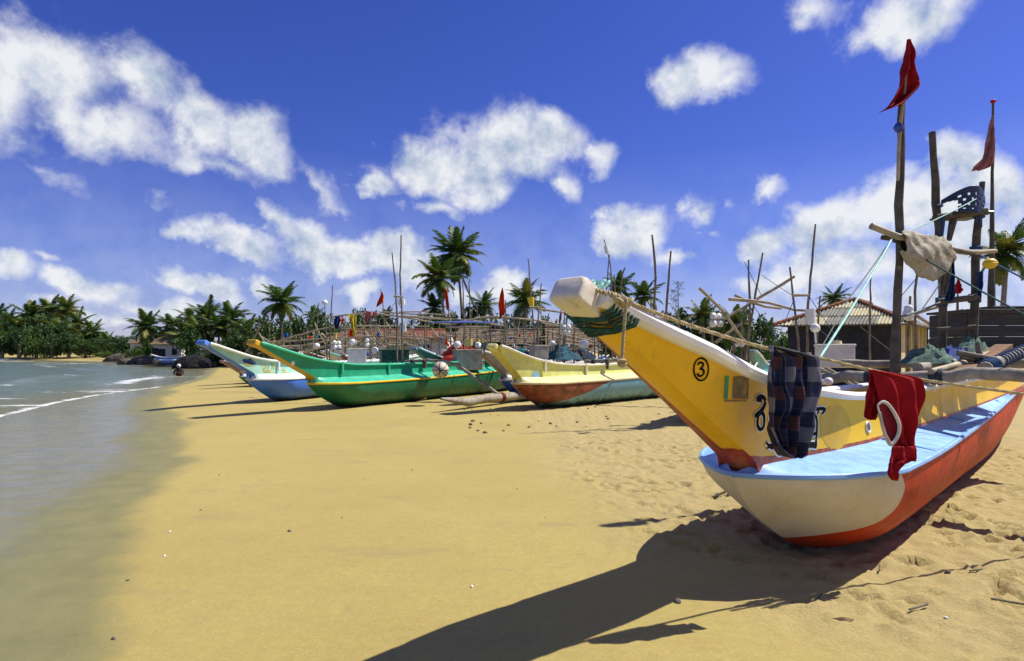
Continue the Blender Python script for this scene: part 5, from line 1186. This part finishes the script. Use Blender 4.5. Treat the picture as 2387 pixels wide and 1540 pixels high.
# ================================================================== palms, trees, houses, rocks
def mat_leaf(name, a, b, tip, trans=.3):
    n = NT(name); oi = n.n('ShaderNodeObjectInfo')
    c = n.mix(n.mr(n.noise(1.7, 4, .6), .3, .7), a, b)
    c = n.mix(n.math('MULTIPLY', n.mr(oi.outputs['Random'], .55, 1.), .75), c, tip)
    n.fin(c, .5, .35); t = n.n('ShaderNodeBsdfTranslucent'); n.lk(c, t.inputs[0]); ms = n.n('ShaderNodeMixShader'); ms.inputs[0].default_value = trans
    n.lk(n.b.outputs[0], ms.inputs[1]); n.lk(t.outputs[0], ms.inputs[2]); n.lk(ms.outputs[0], n.out.inputs[0]); return n.m
FROND = mat_leaf('palm_frond', (.035, .085, .014), (.075, .135, .02), (.22, .20, .03)); LEAF = mat_leaf('tree_leaf', (.022, .06, .012), (.06, .115, .022), (.05, .09, .02)); LEAF2 = mat_leaf('bright_leaf', (.05, .12, .02), (.10, .18, .03), (.09, .15, .03))
BARK = basic('palm_bark', (.26, .22, .17), .85, .4, 4, (1, 1, 5), .6, 8, .03)
def frond_mesh(seed, bend, n=38):
    rg = random.Random(seed); m = MB(); pts = []; a = .0; x = z = 0.; seg = 16
    for i in range(seg+1):
        t = i/seg; pts.append(Vector((x, .03*math.sin(t*3+seed), z))); ang = -bend*t**1.35; x += math.cos(ang)/seg; z += math.sin(ang)/seg
    m.tube(pts, [.012*(1-.8*i/seg)+.002 for i in range(seg+1)], 3)
    at = lambda t: pts[min(seg-1, int(t*seg))].lerp(pts[min(seg, int(t*seg)+1)], t*seg-int(t*seg))
    for i in range(n):
        t = .10+.90*i/(n-1); p = at(min(t, .999)); tg = (at(min(t+.03, .999))-at(max(t-.03, 0))).normalized(); up = Vector((-tg.z, 0, tg.x))
        ln = .37*(math.sin(math.pi*min(1, .18+t*.78))**.6)*rg.uniform(.85, 1.12)*(1-.35*t)
        for sg in (-1, 1):
            dr = (Vector((0, sg, 0))*.80+tg*(.45+.35*t)-Vector((0, 0, 1))*rg.uniform(.25, .75)+up*.18).normalized()
            e = p+dr*ln; mid = p+dr*ln*.5+up*.012; w = tg*.021
            m.add([p-w*.6, p+w*.6, mid+w, e, mid-w], [(0, 1, 2, 4), (4, 2, 3)])
    return m.mesh('frond', FROND, False)
FR = [frond_mesh(1, .45), frond_mesh(2, .75), frond_mesh(3, 1.1), frond_mesh(4, 1.45), frond_mesh(5, 1.8)]
m = MB(); rg = random.Random(2)
for q in range(9): m.ball((rg.uniform(-.25, .25), rg.uniform(-.25, .25), rg.uniform(-.45, -.05)), .13, 7, 5)
NUTS = m.mesh('coconuts', basic('coconut_green', (.13, .12, .03), .6))
def palm(label, x, y, d, rad, base=None, seed=0, n=22, group='coconut palms behind the beach', gz=.3, wind=.25, tr=.13):
    """crown centre at picture point (x, y), depth d; rad = frond length in picture units"""
    rg = random.Random(seed*7+1); top = P(x, y, d); bx = base if base is not None else x+rg.uniform(-8, 8)
    b = Vector(((bx-CX)/FPX*d, d, gz)); t = thing('palm_tree', label, 'palm tree', b, 0, group)
    tl = top-b; mid = tl*.5+Vector((-(tl.x)*.25, 0, 0)); m = MB()
    pth = catmull([Vector((0, 0, -.3)), mid, tl], 8); m.tube(pth, [tr*(1.35-.6*i/(len(pth)-1))*(1+.05*(i % 2)) for i in range(len(pth))], 8); m.obj('trunk', BARK, t)
    L = 1.12*rad*d/FPX; n = int(n*1.12)
    for i in range(n):
        f = i/n; az = i*2.39996+rg.uniform(-.3, .3); el = 1.35-1.95*f**.9+rg.uniform(-.15, .15)
        k = int(min(4, max(0, 1.2+f*2.6+rg.uniform(-1, 1))))
        o = link('frond', FR[k], t); o.location = tl
        o.rotation_euler = (rg.uniform(-.35, .35), -el, az)
        s_ = L*rg.uniform(.88, 1.12); o.scale = (s_, s_, s_)
    o = link('coconuts', NUTS, t); o.location = tl; o.scale = (L/3,)*3
    return t
def tallpalm(*a, **k): return palm(*a, **k)
palm('tallest coconut palm, straight pale trunk, above the twin flags', 1064, 592, 64., 66, 1080, 1, 26)
palm('leaning coconut palm with curved trunk beside the tallest palm', 1022, 648, 60., 58, 1042, 2, 24)
palm('slim palm with strongly slanting trunk under the tallest palm', 1075, 640, 66., 30, 1128, 3, 9)
palm('full coconut palm standing alone behind the aqua boat', 655, 706, 62., 54, 660, 4, 24)
palm('low bushy coconut palm behind the twin masts and yellow float', 1226, 702, 46., 54, 1222, 5, 22)
palm('dark coconut palm partly hidden behind the forked slim poles', 1441, 668, 34., 40, 1446, 6, 20)
palm('coconut palm with drooping fronds between the forked poles and the blue roped poles', 1502, 690, 36., 46, 1500, 7, 20)
palm('coconut palm beyond the yellow hanging float and faded pink flag', 2348, 592, 34., 72, 2334, 8, 24)
palm('small coconut palm crown rising over the hut roof', 1945, 696, 52., 36, 1950, 9, 20)
palm('coconut palm behind the large float bundle', 1638, 736, 40., 44, 1640, 10, 20)
palm('coconut palm between the large float bundle and the leaning mast', 1712, 752, 38., 44, 1712, 11, 20)
palm('small coconut palm between the leaning mast and the hut', 1790, 770, 46., 30, 1790, 12, 18)
palm('coconut palm between the limp orange flag and the broad flag', 1128, 712, 62., 40, 1128, 13, 18)
palm('coconut palm low behind the narrow orange flag', 1012, 718, 64., 38, 1014, 14, 18)
palm('small thin coconut palm between the lone palm and the ball on a pole', 734, 738, 75., 28, 735, 15, 18)
palm('low palm behind the spar rack under the pale twin poles', 900, 742, 60., 28, 900, 16, 16)
palm('palm crown behind the pink cloth', 846, 760, 66., 26, 846, 17, 16)
palm('windswept coconut palm above the white house', 342, 762, 78., 42, 372, 18, 22)
palm('upright coconut palm beside the windswept palm above the white house', 402, 760, 80., 40, 404, 19, 20)
for i, (x, y, d, r_) in enumerate(((448, 752, 78, 44), (482, 742, 74, 46), (540, 744, 72, 48), (512, 765, 70, 40), (572, 772, 70, 42), (430, 785, 72, 40), (462, 772, 70, 42))):
    palm('coconut palm in the dark grove between white house and aqua boat', x, y, float(d), r_, None, 30+i, 20, 'palms of the dark grove')
for i, (x, y, d, r_) in enumerate(((20, 752, 135, 36), (70, 735, 138, 38), (115, 726, 140, 40), (152, 722, 138, 42), (42, 770, 132, 36), (95, 765, 132, 38), (180, 755, 134, 36), (215, 775, 132, 34), (140, 768, 130, 36), (-10, 740, 136, 38), (0, 790, 130, 34), (190, 790, 130, 30), (70, 795, 128, 32), (250, 795, 130, 26), (-40, 760, 134, 38))):
    palm('coconut palm of the dark wooded headland across the bay', x, y, float(d), r_, None, 60+i, 17, 'palms on the headland', gz=1.2)
# leafy trees: clumps of small leaves
def crown_mesh(seed, n=26, per=95, leaf=.085, mat=None, flat=.75):
    r = np.random.default_rng(seed); V = []; F = []
    for c in range(n):
        d = r.normal(size=3); d /= np.linalg.norm(d); c0 = d*r.uniform(.25, .85)*np.array([1, 1, flat]); c0[2] += flat; cr = r.uniform(.20, .36)
        for q in range(per):
            p = r.normal(size=3); p = p/np.linalg.norm(p)*cr*r.uniform(.55, 1.05)+c0
            a = r.normal(size=3); a /= np.linalg.norm(a); b = np.cross(a, r.normal(size=3)); b /= np.linalg.norm(b)
            s_ = leaf*r.uniform(.5, 1.1); k = len(V)
            V += [tuple(p-a*s_), tuple(p+b*s_*.45), tuple(p+a*s_), tuple(p-b*s_*.45)]; F.append((k, k+1, k+2, k+3))
    me = bpy.data.meshes.new('crown'); me.from_pydata(V, [], F); me.materials.append(mat or LEAF); return me
CRN = [crown_mesh(1), crown_mesh(2, 30), crown_mesh(3, 22, flat=.6), crown_mesh(4, 26, mat=LEAF2, flat=.6)]
_tk = {}
def tree(label, x, ytop, ybase, d, w, k=0, group='leafy trees behind the beach', gz=None):
    """crown spans picture width w, top at ytop"""
    bz = gz if gz is not None else .25
    b = Vector(((x-CX)/FPX*d, d, bz)); H = (HY-ytop)/FPX*d+CAMH-bz; rx = w/2*d/FPX
    t = thing('leafy_tree', label, 'tree', b, 0, group); o = link('crown', CRN[k % 4], t); hz = H/1.36
    o.scale = (rx*1.05, rx*.85, hz); o.location = (0, 0, -H*.03); o.rotation_euler = (0, 0, (x*1.7) % 6.28)
    m = MB(); m.tube([(0, 0, -.2), (rx*.05, 0, H*.3), (-rx*.03, 0, H*.55)], [rx*.10+.05, rx*.07+.04, rx*.03+.02], 7)
    for q in range(3): a = q*2.1; m.tube([(rx*.03, 0, H*.3), (math.cos(a)*rx*.45, math.sin(a)*rx*.35, H*.62)], [rx*.04+.02, .02], 5)
    m.obj('trunk', BARK, t); return t
hr_ = random.Random(4)
for i in range(26):
    x = -70+i*13.5+hr_.uniform(-8, 8); top = float(np.interp(x, [-60, 60, 160, 215, 262, 300], [742, 735, 738, 768, 792, 812])); lay = i % 3
    tree('dense dark tree of the wooded headland across the bay', x, top+(0, 16, 34)[lay]+hr_.uniform(-5, 8), 838, (132., 126., 121.)[lay], hr_.uniform(58, 84), i, 'trees of the headland', gz=(1.4, 1.0, .5)[lay])
tree('rounded tree at the tip of the wooded headland', 272, 782, 838, 108., 62, 1, 'trees of the headland', gz=.5)
tree('round green bush on the rocks by the white house', 312, 800, 845, 84., 60, 3, gz=.3); tree('leafy bush beside the low thatched roof', 348, 795, 840, 82., 46, 0)
for i, (x, yt, d, w) in enumerate(((455, 770, 68, 90), (560, 778, 64, 100), (500, 790, 62, 90), (620, 760, 60, 90), (600, 780, 58, 70))):
    tree('dark tree in the grove between white house and aqua boat', x, yt, 850, float(d), w, i, 'trees of the dark grove')
for (x, yt, d, w, lb) in ((730, 742, 68, 110, 'leafy tree between the lone palm and the ball on a pole'), (810, 742, 62, 110, 'leafy tree behind the yellow cloth'), (895, 738, 60, 110, 'leafy tree behind the short orange flag'), (625, 745, 66, 100, 'leafy tree between the dark grove and the lone coconut palm'), (580, 752, 66, 100, 'leafy tree above the red brick shed'), (320, 788, 92, 70, 'leafy tree behind the low thatched shed'), (365, 778, 90, 80, 'leafy tree rising behind the white house'), (1050, 728, 64, 110, 'leafy tree between the two tall palms')):
    tree(lb, x, yt-8, 850, float(d), w*1.1, int(x/7))
for (x, yt, d, w, lb) in ((690, 738, 66, 110, 'leafy tree behind the lone coconut palm'), (770, 738, 70, 100, 'leafy tree behind the ball on a pole'), (850, 735, 64, 100, 'leafy tree behind the pink cloth'), (945, 732, 58, 100, 'leafy tree behind the tall twin pole mast'), (1015, 742, 60, 120, 'leafy tree under the leaning palm'), (1092, 738, 62, 120, 'leafy tree under the tallest palm'), (1165, 732, 56, 110, 'leafy tree behind the broad orange red flag'),
    (1215, 745, 54, 90, 'leafy tree behind the low bushy palm'), (1275, 738, 50, 110, 'leafy tree behind the twin masts with the yellow float'), (1340, 730, 48, 120, 'leafy tree between the twin masts and the raised yellow prow'), (1420, 728, 44, 110, 'leafy tree behind the prow lashings'), (1500, 728, 40, 110, 'leafy tree behind the blue roped poles'), (1580, 735, 40, 110, 'leafy tree behind the young feathery tree'), (1660, 735, 42, 110, 'leafy tree behind the large float bundle'), (1740, 745, 44, 110, 'leafy tree behind the leaning mast'), (1815, 768, 46, 90, 'leafy tree peeping past the hut corner'), (1130, 762, 46, 90, 'leafy tree between the thatched sheds')):
    tree(lb, x, yt-14, 850, float(d), w*1.15, int(x/7))
tree('bright green bush behind the white float bundles', 1655, 775, 850, 24., 120, 3, gz=.1); tree('low dark bush at the foot of the leaning mast', 1745, 800, 850, 26., 90, 0, gz=.1); tree('dark shrub against the corner of the hut', 1800, 790, 850, 30., 80, 2, gz=.1); tree('scrubby bush behind the thatched sheds', 1215, 775, 850, 40., 70, 3)
tree('low green bush in front of the tile roof', 990, 790, 850, 42., 60, 3)
# thin feathery tree above the yellow prow
ft = thing('young_tree', 'thin feathery young tree standing above the yellow prow', 'tree', (P(1580, 900, 30).x, 30., .1)); m = MB(); m.tube([(0, 0, -.1), (.05, 0, 2.6), (0, 0, 4.9)], [.05, .035, .012], 6)
r_ = random.Random(8); lv = MB()
for q in range(26):
    z = 2.2+q*.105; a = r_.uniform(0, 6.28); L = .8*(1-(q/30))+.1; e = Vector((math.cos(a)*L, math.sin(a)*L, z+L*.35)); m.tube([(0, 0, z), e], [.012, .004], 4)
    for w in range(22):
        c = Vector((0, 0, z)).lerp(e, r_.uniform(.3, 1.05))+Vector((r_.uniform(-.12, .12), r_.uniform(-.12, .12), r_.uniform(-.1, .1))); u = Vector((r_.uniform(-1, 1), r_.uniform(-1, 1), r_.uniform(-1, 1))).normalized()*.05; v = u.orthogonal().normalized()*.02
        lv.add([c-u, c+v, c+u, c-v], [(0, 1, 2, 3)])
m.obj('trunk', BARK, ft); lv.obj('crown', LEAF, ft, False)

# ------------------------------------------------------------------ buildings
TILE = basic('clay_tiles', (.27, .10, .045), .85, .45, 3, None, .6, 7, .04, (.16, .08, .05), (.52, .7)); THATCH = basic('brown_thatch', (.19, .135, .075), .95, .5, 3, (1, 1, 4), .8, 9, .05, (.07, .055, .04), (.5, .7))
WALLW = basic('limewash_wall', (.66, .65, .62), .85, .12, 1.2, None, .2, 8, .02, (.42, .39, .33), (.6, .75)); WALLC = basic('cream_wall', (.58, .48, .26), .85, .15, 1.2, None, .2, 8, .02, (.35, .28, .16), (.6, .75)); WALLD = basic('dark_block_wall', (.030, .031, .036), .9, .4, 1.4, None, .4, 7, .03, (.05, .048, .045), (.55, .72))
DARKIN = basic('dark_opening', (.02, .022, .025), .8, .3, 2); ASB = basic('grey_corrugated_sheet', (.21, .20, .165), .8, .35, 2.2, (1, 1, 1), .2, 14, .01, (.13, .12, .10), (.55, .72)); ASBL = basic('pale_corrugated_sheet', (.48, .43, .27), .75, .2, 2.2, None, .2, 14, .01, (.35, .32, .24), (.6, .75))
def house(name, label, xl, xr, ye, yr, d, wall, roof, depth=5., rz=0., gz=.3, over=.35, openings=(), hip=.15, cat='house'):
    """front eave line from xl to xr at ye, ridge height yr (picture units)"""
    a = P(xl, ye, d); b = P(xr, ye, d); W_ = b.x-a.x; he = a.z-gz; hr_ = P(0, yr, d+depth/2).z-gz
    t = thing(name, label, cat, ((a.x+b.x)/2, d, gz), rz)
    w2 = W_/2-over; m = MB(); m.box((0, depth/2, he/2-.15), (2*w2, depth-2*over, he+.3)); 
    m.add([(-w2, over, he), (-w2, depth-over, he), (-w2, depth/2, hr_-.15), (w2, over, he), (w2, depth-over, he), (w2, depth/2, hr_-.15)], [(0, 1, 2), (3, 5, 4)])
    m.obj('wall', wall, t, False)
    h2 = W_/2; hx = h2*(1-hip)
    for sg in (0, 1):
        y0 = -over if sg == 0 else depth+over; m = MB(); n = 18
        # courses of tiles / bundles as stepped rows
        for r_ in range(7):
            f0, f1 = r_/7, (r_+1)/7+.012
            q = lambda f, s_, dz: Vector((s_*(h2+(hx-h2)*f), y0+(depth/2-y0)*f, he+(hr_-he)*f+dz))
            m.add([q(f0, -1, .05), q(f0, 1, .05), q(f1, 1, .02), q(f1, -1, .02), q(f0, -1, -.03), q(f0, 1, -.03)], [(0, 1, 2, 3), (4, 5, 1, 0)])
        m.obj('roof_slope', roof, t, False)
    m = MB(); m.tube([(-hx, depth/2, hr_+.04), (hx, depth/2, hr_+.04)], .12, 6); m.obj('ridge', roof, t)
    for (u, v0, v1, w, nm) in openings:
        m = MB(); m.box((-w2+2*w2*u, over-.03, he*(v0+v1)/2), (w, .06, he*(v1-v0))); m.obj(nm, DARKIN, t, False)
    return t
house('house', 'small white house with brown thatched roof behind the blue and white boat', 352, 424, 803, 782, 75., WALLW, THATCH, 5., .12, .3, .3, ((.28, .1, .75, .9, 'door'), (.75, .4, .75, .6, 'window'), (.05, .2, .8, .7, 'window')))
house('house', 'low thatched shed with orange ridge beside the white house', 296, 350, 800, 784, 88., WALLW, THATCH, 6., 0, .5, .3, ((.4, .1, .8, .9, 'door'),))
house('house', 'cream yellow house glimpsed between the dark palms', 508, 562, 778, 768, 76., WALLC, TILE, 6., 0, .3, .3, ((.3, .3, .8, .8, 'window'),))
house('house', 'red brick tiled shed behind the blue prow', 566, 622, 802, 788, 60., WALLC, TILE, 5., 0, .3, .2, ((.6, .1, .8, .8, 'door'),))
house('house', 'pale cream shed beneath the lone coconut palm', 632, 700, 790, 772, 66., WALLC, WALLC, 5., 0, .3, .2, ((.5, .2, .8, .9, 'window'),))
house('house', 'long house with orange clay tile roof behind the spar racks', 760, 1050, 790, 770, 48., WALLW, TILE, 6., 0, .3, .3, ((.2, .2, .8, .9, 'door'), (.6, .3, .8, .9, 'window'), (.8, .3, .8, .9, 'window')))
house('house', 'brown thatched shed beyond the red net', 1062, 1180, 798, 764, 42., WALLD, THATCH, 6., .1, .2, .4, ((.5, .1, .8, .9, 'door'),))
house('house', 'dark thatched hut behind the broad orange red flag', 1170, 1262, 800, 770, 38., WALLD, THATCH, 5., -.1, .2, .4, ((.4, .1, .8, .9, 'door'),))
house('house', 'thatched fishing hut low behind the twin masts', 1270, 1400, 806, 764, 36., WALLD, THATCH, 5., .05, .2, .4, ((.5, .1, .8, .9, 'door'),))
house('house', 'grey shed roof low behind the chair tower', 2226, 2300, 800, 790, 34., WALLW, ASBL, 4., 0, .2, .2)
# the corrugated roof hut
K = Vector((16.2, 25., .1)); U = Vector((-.93, .37, 0)); Vv = Vector((.66, .75, 0)); LU, LV, HE, HR = 4.3, 8., 2.62, 3.78
hut = thing('hut', 'dark walled hut with grey corrugated roof and orange ridge tiles', 'hut', K)
q = lambda u, v, z: U*u+Vv*v+Vector((0, 0, z))
m = MB(); m.add([q(0, 0, -.2), q(LU, 0, -.2), q(LU, 0, HE), q(0, 0, HE)], [(0, 1, 2, 3)]); m.add([q(LU, 0, -.2), q(LU, LV, -.2), q(LU, LV, HE), q(LU, 0, HE)], [(0, 1, 2, 3)]); m.add([q(0, LV, -.2), q(LU, LV, -.2), q(LU, LV, HE), q(0, LV, HE)], [(0, 1, 2, 3)])
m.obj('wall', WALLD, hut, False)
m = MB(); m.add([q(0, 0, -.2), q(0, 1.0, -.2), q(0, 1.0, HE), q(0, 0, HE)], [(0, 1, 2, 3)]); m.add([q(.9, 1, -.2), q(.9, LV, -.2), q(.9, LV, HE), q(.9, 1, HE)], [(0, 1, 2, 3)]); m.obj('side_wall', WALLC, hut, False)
for i in range(6):
    m = MB(); c = q(.08, 1.6+i*1.15, 1.3); m.box(c, (.16, .16, 2.9), Matrix.Rotation(math.atan2(.75, .66), 3, 'Z'), 0, .01); m.obj('veranda_post', WALLC, hut, False)
m = MB(); m.tube([q(.0, 1.6, 1.0), q(0, 7.4, 1.0)], .03, 6); m.obj('veranda_rail', DARKPOLE, hut)
OV = .45; A1, A2 = q(LU/2, LU/2, HR), q(LU/2, LV-LU/2, HR)
e00, e10, e11, e01 = q(-OV, -OV, HE-.08), q(LU+OV, -OV, HE-.08), q(LU+OV, LV+OV, HE-.08), q(-OV, LV+OV, HE-.08)
def slope(a, b, run, up, shade, strips):
    """corrugated sheets laid up the slope from eave a-b, trimmed at the hips"""
    Wd = (b-a).length; nn = (b-a).cross(up).normalized(); nn = nn if nn.z > 0 else -nn
    fm = lambda u: max(0., min(1., u*Wd/run, (1-u)*Wd/run))
    for s_ in range(strips):
        for r_, (f0, f1) in enumerate(((0, .36), (.33, .69), (.66, 1.))):
            n = 10; vs = []
            us = [(s_+i/n)/strips for i in range(n+1)]
            if max(fm(u) for u in us) <= f0+.02: continue
            for j in range(2):
                for i, u in enumerate(us):
                    f = f0 if j == 0 else f1; f = min(f, fm(u)); vs.append(a.lerp(b, u)+up*f+nn*(.032*(1 if i % 2 else -1)+.035*(1-j)))
            m = MB(); m.add(vs, [(i, i+1, n+2+i, n+1+i) for i in range(n)]); o = m.obj('roof_sheet', ASBL if (s_*5+r_*3+shade) % 7 in (0, 2, 3) else ASB, hut, False); o.modifiers.new('t', 'SOLIDIFY').thickness = .01
run = LU/2+OV
slope(e10, e00, run, A1-(e00+e10)/2, 0, 8); slope(e00, e01, run, A1-(q(-OV, LU/2, HE-.08)), 2, 12); slope(e11, e10, run, A1-(q(LU+OV, LU/2, HE-.08)), 4, 12); slope(e01, e11, run, A2-(e11+e01)/2, 1, 8)
def ridge_tiles(a, b, n):
    d = (b-a)/n
    for i in range(n):
        m = MB(); p = a+d*i; m.tube([p, p+d*1.12], [.085, .07], 7); m.obj('ridge_tile', TILE, hut)
ridge_tiles(e10+Vector((0, 0, .07)), A1+Vector((0, 0, .05)), 17); ridge_tiles(e00+Vector((0, 0, .07)), A1+Vector((0, 0, .05)), 17); ridge_tiles(A1+Vector((0, 0, .05)), A2+Vector((0, 0, .05)), 12)
m = MB(); m.tube([e00, e10], .04, 5); m.tube([e01, e00], .04, 5); m.obj('eave_beam', DARKPOLE, hut)

# ------------------------------------------------------------------ rocks at the end of the beach
ROCK = basic('black_shore_rock', (.010, .010, .011), .85, .5, 1.5, None, 1., 3, .25, (.04, .037, .03), (.55, .7)); ROCKB = basic('brown_shore_rock', (.12, .10, .07), .85, .5, 1.5, None, .8, 3, .15, (.05, .045, .04), (.5, .7))
def rock(label, x, y, d, sx, sz, mat, seed, group):
    rg = random.Random(seed); m = MB(); ph = [rg.uniform(0, 6) for _ in range(6)]
    def f(u, v):
        a = 2*math.pi*u; p_ = math.pi*v*.62; k = 1+.22*math.sin(2*a+ph[0])+.14*math.sin(5*a+ph[1]+3*p_)+.10*math.sin(9*a+ph[2])*math.sin(5*p_+ph[3])
        return Vector((sx*math.sin(p_)*math.cos(a)*k, sx*.7*math.sin(p_)*math.sin(a)*k, sz*math.cos(p_)*(1+.18*math.sin(3*a+ph[4])*math.sin(p_))))
    m.grid(f, 16, 9, closeu=True); o = m.obj('shore_rock', mat, None, 20); g = G(x, y, 0.) if d is None else Vector(((x-CX)/FPX*d, d, 0.)); o.location = g-Vector((0, 0, sz*.1)); return tag(o, label, 'rock', group)
for i, (x, y, sx, sz) in enumerate(((432, 851, 1.2, 1.0), (452, 855, 1.6, 1.3), (474, 853, 1.8, 1.7), (492, 851, 1.6, 1.9), (440, 843, 2.2, 1.9), (466, 842, 2.6, 2.0), (505, 851, 1.4, 1.2), (520, 850, 1.6, 1.5))):
    rock('black boulder in the rock pile at the end of the beach', x, y, None, sx, sz, ROCK, i, 'black boulders at the end of the beach')
for i, (x, y, sx, sz) in enumerate(((305, 846, 1.5, .8), (322, 845, 2., 1.2), (342, 846, 2.2, 1.1), (360, 847, 2., 1.), (382, 848, 1.6, .7), (284, 842, 2.4, 1.4), (270, 841, 1.5, 1.0), (330, 840, 3., 1.8), (356, 840, 3., 1.7))):
    rock('brown rock at the water edge below the white house', x, y, None, sx, sz, ROCKB, 20+i, 'brown rocks at the water edge')

# ------------------------------------------------------------------ bather in the shallows
def bather():
    g = G(417, 876, SEA); t = thing('person', 'person in dark clothes with white head covering wading in the shallows', 'person', g, R(200))
    me = bpy.data.meshes.new('body')
    V = [(0, 0, -.25), (0, 0, .02), (0, .0, .25), (0, .03, .42), (0, .05, .52), (0, .07, .66), (.19, .02, .42), (.30, .12, .20), (.16, .26, .12), (-.19, .02, .42), (-.30, .12, .20), (-.16, .26, .12), (.13, .05, -.2), (.14, .28, -.3), (-.13, .05, -.2), (-.14, .28, -.3)]
    E = [(0, 1), (1, 2), (2, 3), (3, 4), (4, 5), (3, 6), (6, 7), (7, 8), (3, 9), (9, 10), (10, 11), (0, 12), (12, 13), (0, 14), (14, 15)]
    rd_ = [(.17, .15), (.17, .14), (.17, .13), (.13, .10), (.06, .06), (.095, .11), (.07, .07), (.055, .055), (.04, .04), (.07, .07), (.055, .055), (.04, .04), (.1, .1), (.07, .07), (.1, .1), (.07, .07)]
    me.from_pydata(V, E, []); o = link('body', me, t); 
    sk_ = o.modifiers.new('skin', 'SKIN')
    for i, v in enumerate(me.skin_vertices[0].data): v.radius = rd_[i]; v.use_root = (i == 0)
    o.modifiers.new('sub', 'SUBSURF').render_levels = 2; me.materials.append(cloth('dark_swim_clothes', (.05, .03, .03), trans=0))
    m = MB(); m.ball((0, .05, .70), .135, 14, 10, (1, 1.05, 1.05)); m.obj('head_cover', cloth('white_head_cloth', (.7, .7, .7), trans=0), t)
    m = MB(); m.ball((0, .16, .66), .075, 12, 9, (1, .8, 1.25)); m.ball((0, .235, .655), .018, 6, 5); m.obj('face', basic('skin', (.25, .13, .08), .6, .1), t)
    m = MB(); m.ball((0, .02, .16), .20, 14, 9, (1, .82, .85)); m.obj('shirt', cloth('dark_red_shirt', (.09, .02, .02), trans=0), t)
bather()
# ------------------------------------------------------------------ pebbles, husks and litter on the sand
def pebble(label, x, y, r_, mat, seed, group=None, cat='stone', name='stone', sc=(1, .75, .55)):
    m = MB(); rg = random.Random(seed); m.ball((0, 0, 0), r_, 10, 7, sc, .09); o = m.obj(name, mat); g = G(x, y, 0.)
    o.location = g+Vector((0, 0, r_*sc[2]*.35)); o.rotation_euler = (rg.uniform(-.2, .2), rg.uniform(-.2, .2), rg.uniform(0, 6)); return tag(o, label, cat, group)
pebble('dark stone lying in the shadow of the yellow prow', 1580, 1403, .028, STONE, 1); pebble('dark stone on the sand below the red hull', 2210, 1333, .022, STONE, 2); pebble('dark pebble on the smooth sand facing the wet edge', 675, 1239, .022, STONE, 3)
pebble('dark pebble low on the damp sand', 265, 1489, .014, STONE, 4)
for i, (x, y) in enumerate(((797, 1207), (511, 1107), (1271, 1208), (298, 1353), (468, 1189), (850, 1117), (1205, 1140), (960, 1095))): pebble('tiny dark pebble on the smooth sand', x, y, .012, STONE, 10+i, 'tiny pebbles on the smooth sand')
for i, (x, y) in enumerate(((395, 1239), (383, 1296), (1100, 1367), (2205, 1440))): pebble('tiny white shell chip on the sand', x, y, .012, WHITEPL, 30+i, 'white shell chips', 'shell', 'shell_chip')
rg = random.Random(12)
for i in range(34):
    x = rg.uniform(1080, 1640); y = rg.uniform(935, 1010); s_ = rg.uniform(.018, .05)
    pebble('coconut husk scrap littering the sand before the lemon boat' if i % 3 else 'brown stone littering the sand before the lemon boat', x, y, s_, HUSK if i % 3 else STONE, 50+i, 'husk scraps before the lemon boat' if i % 3 else 'stones before the lemon boat', 'husk' if i % 3 else 'stone', 'husk_scrap' if i % 3 else 'stone')
m = MB(); g = G(1962, 1446, 0.)
m.grid(lambda u, v: g+Vector(((u-.5)*.15, -.018*math.sin(math.pi*u)+.03*(v-.5)*math.sin(math.pi*u), .006+.022*math.sin(math.pi*u)*math.sin(math.pi*v))), 16, 7); tag(m.obj('husk_scrap', HUSK), 'curved slice of husk half buried in the foreground sand', 'husk')
lg = thing('cut_log', 'short sawn yellow log lying beside the green hull', 'log', G(968, 934, 0.)); wob_pole('log', [(-.3, 0, .08), (.3, .22, .08)], .085, basic('fresh_log', (.52, .38, .14), .8, .3, 6), lg, 10)
for i, (x, y, l, a) in enumerate(((2120, 1420, .16, .4), (2310, 1395, .20, -.6), (2050, 1330, .12, 1.), (2260, 1330, .1, .2), (1905, 1395, .08, .8))):
    g = G(x, y, .015); tag(wob_pole('twig', [g, g+Vector((math.cos(a)*l, math.sin(a)*l, .004))], .006, DARKPOLE, None, 5), 'dry twig lying on the trampled sand', 'twig', 'twigs on the trampled sand')
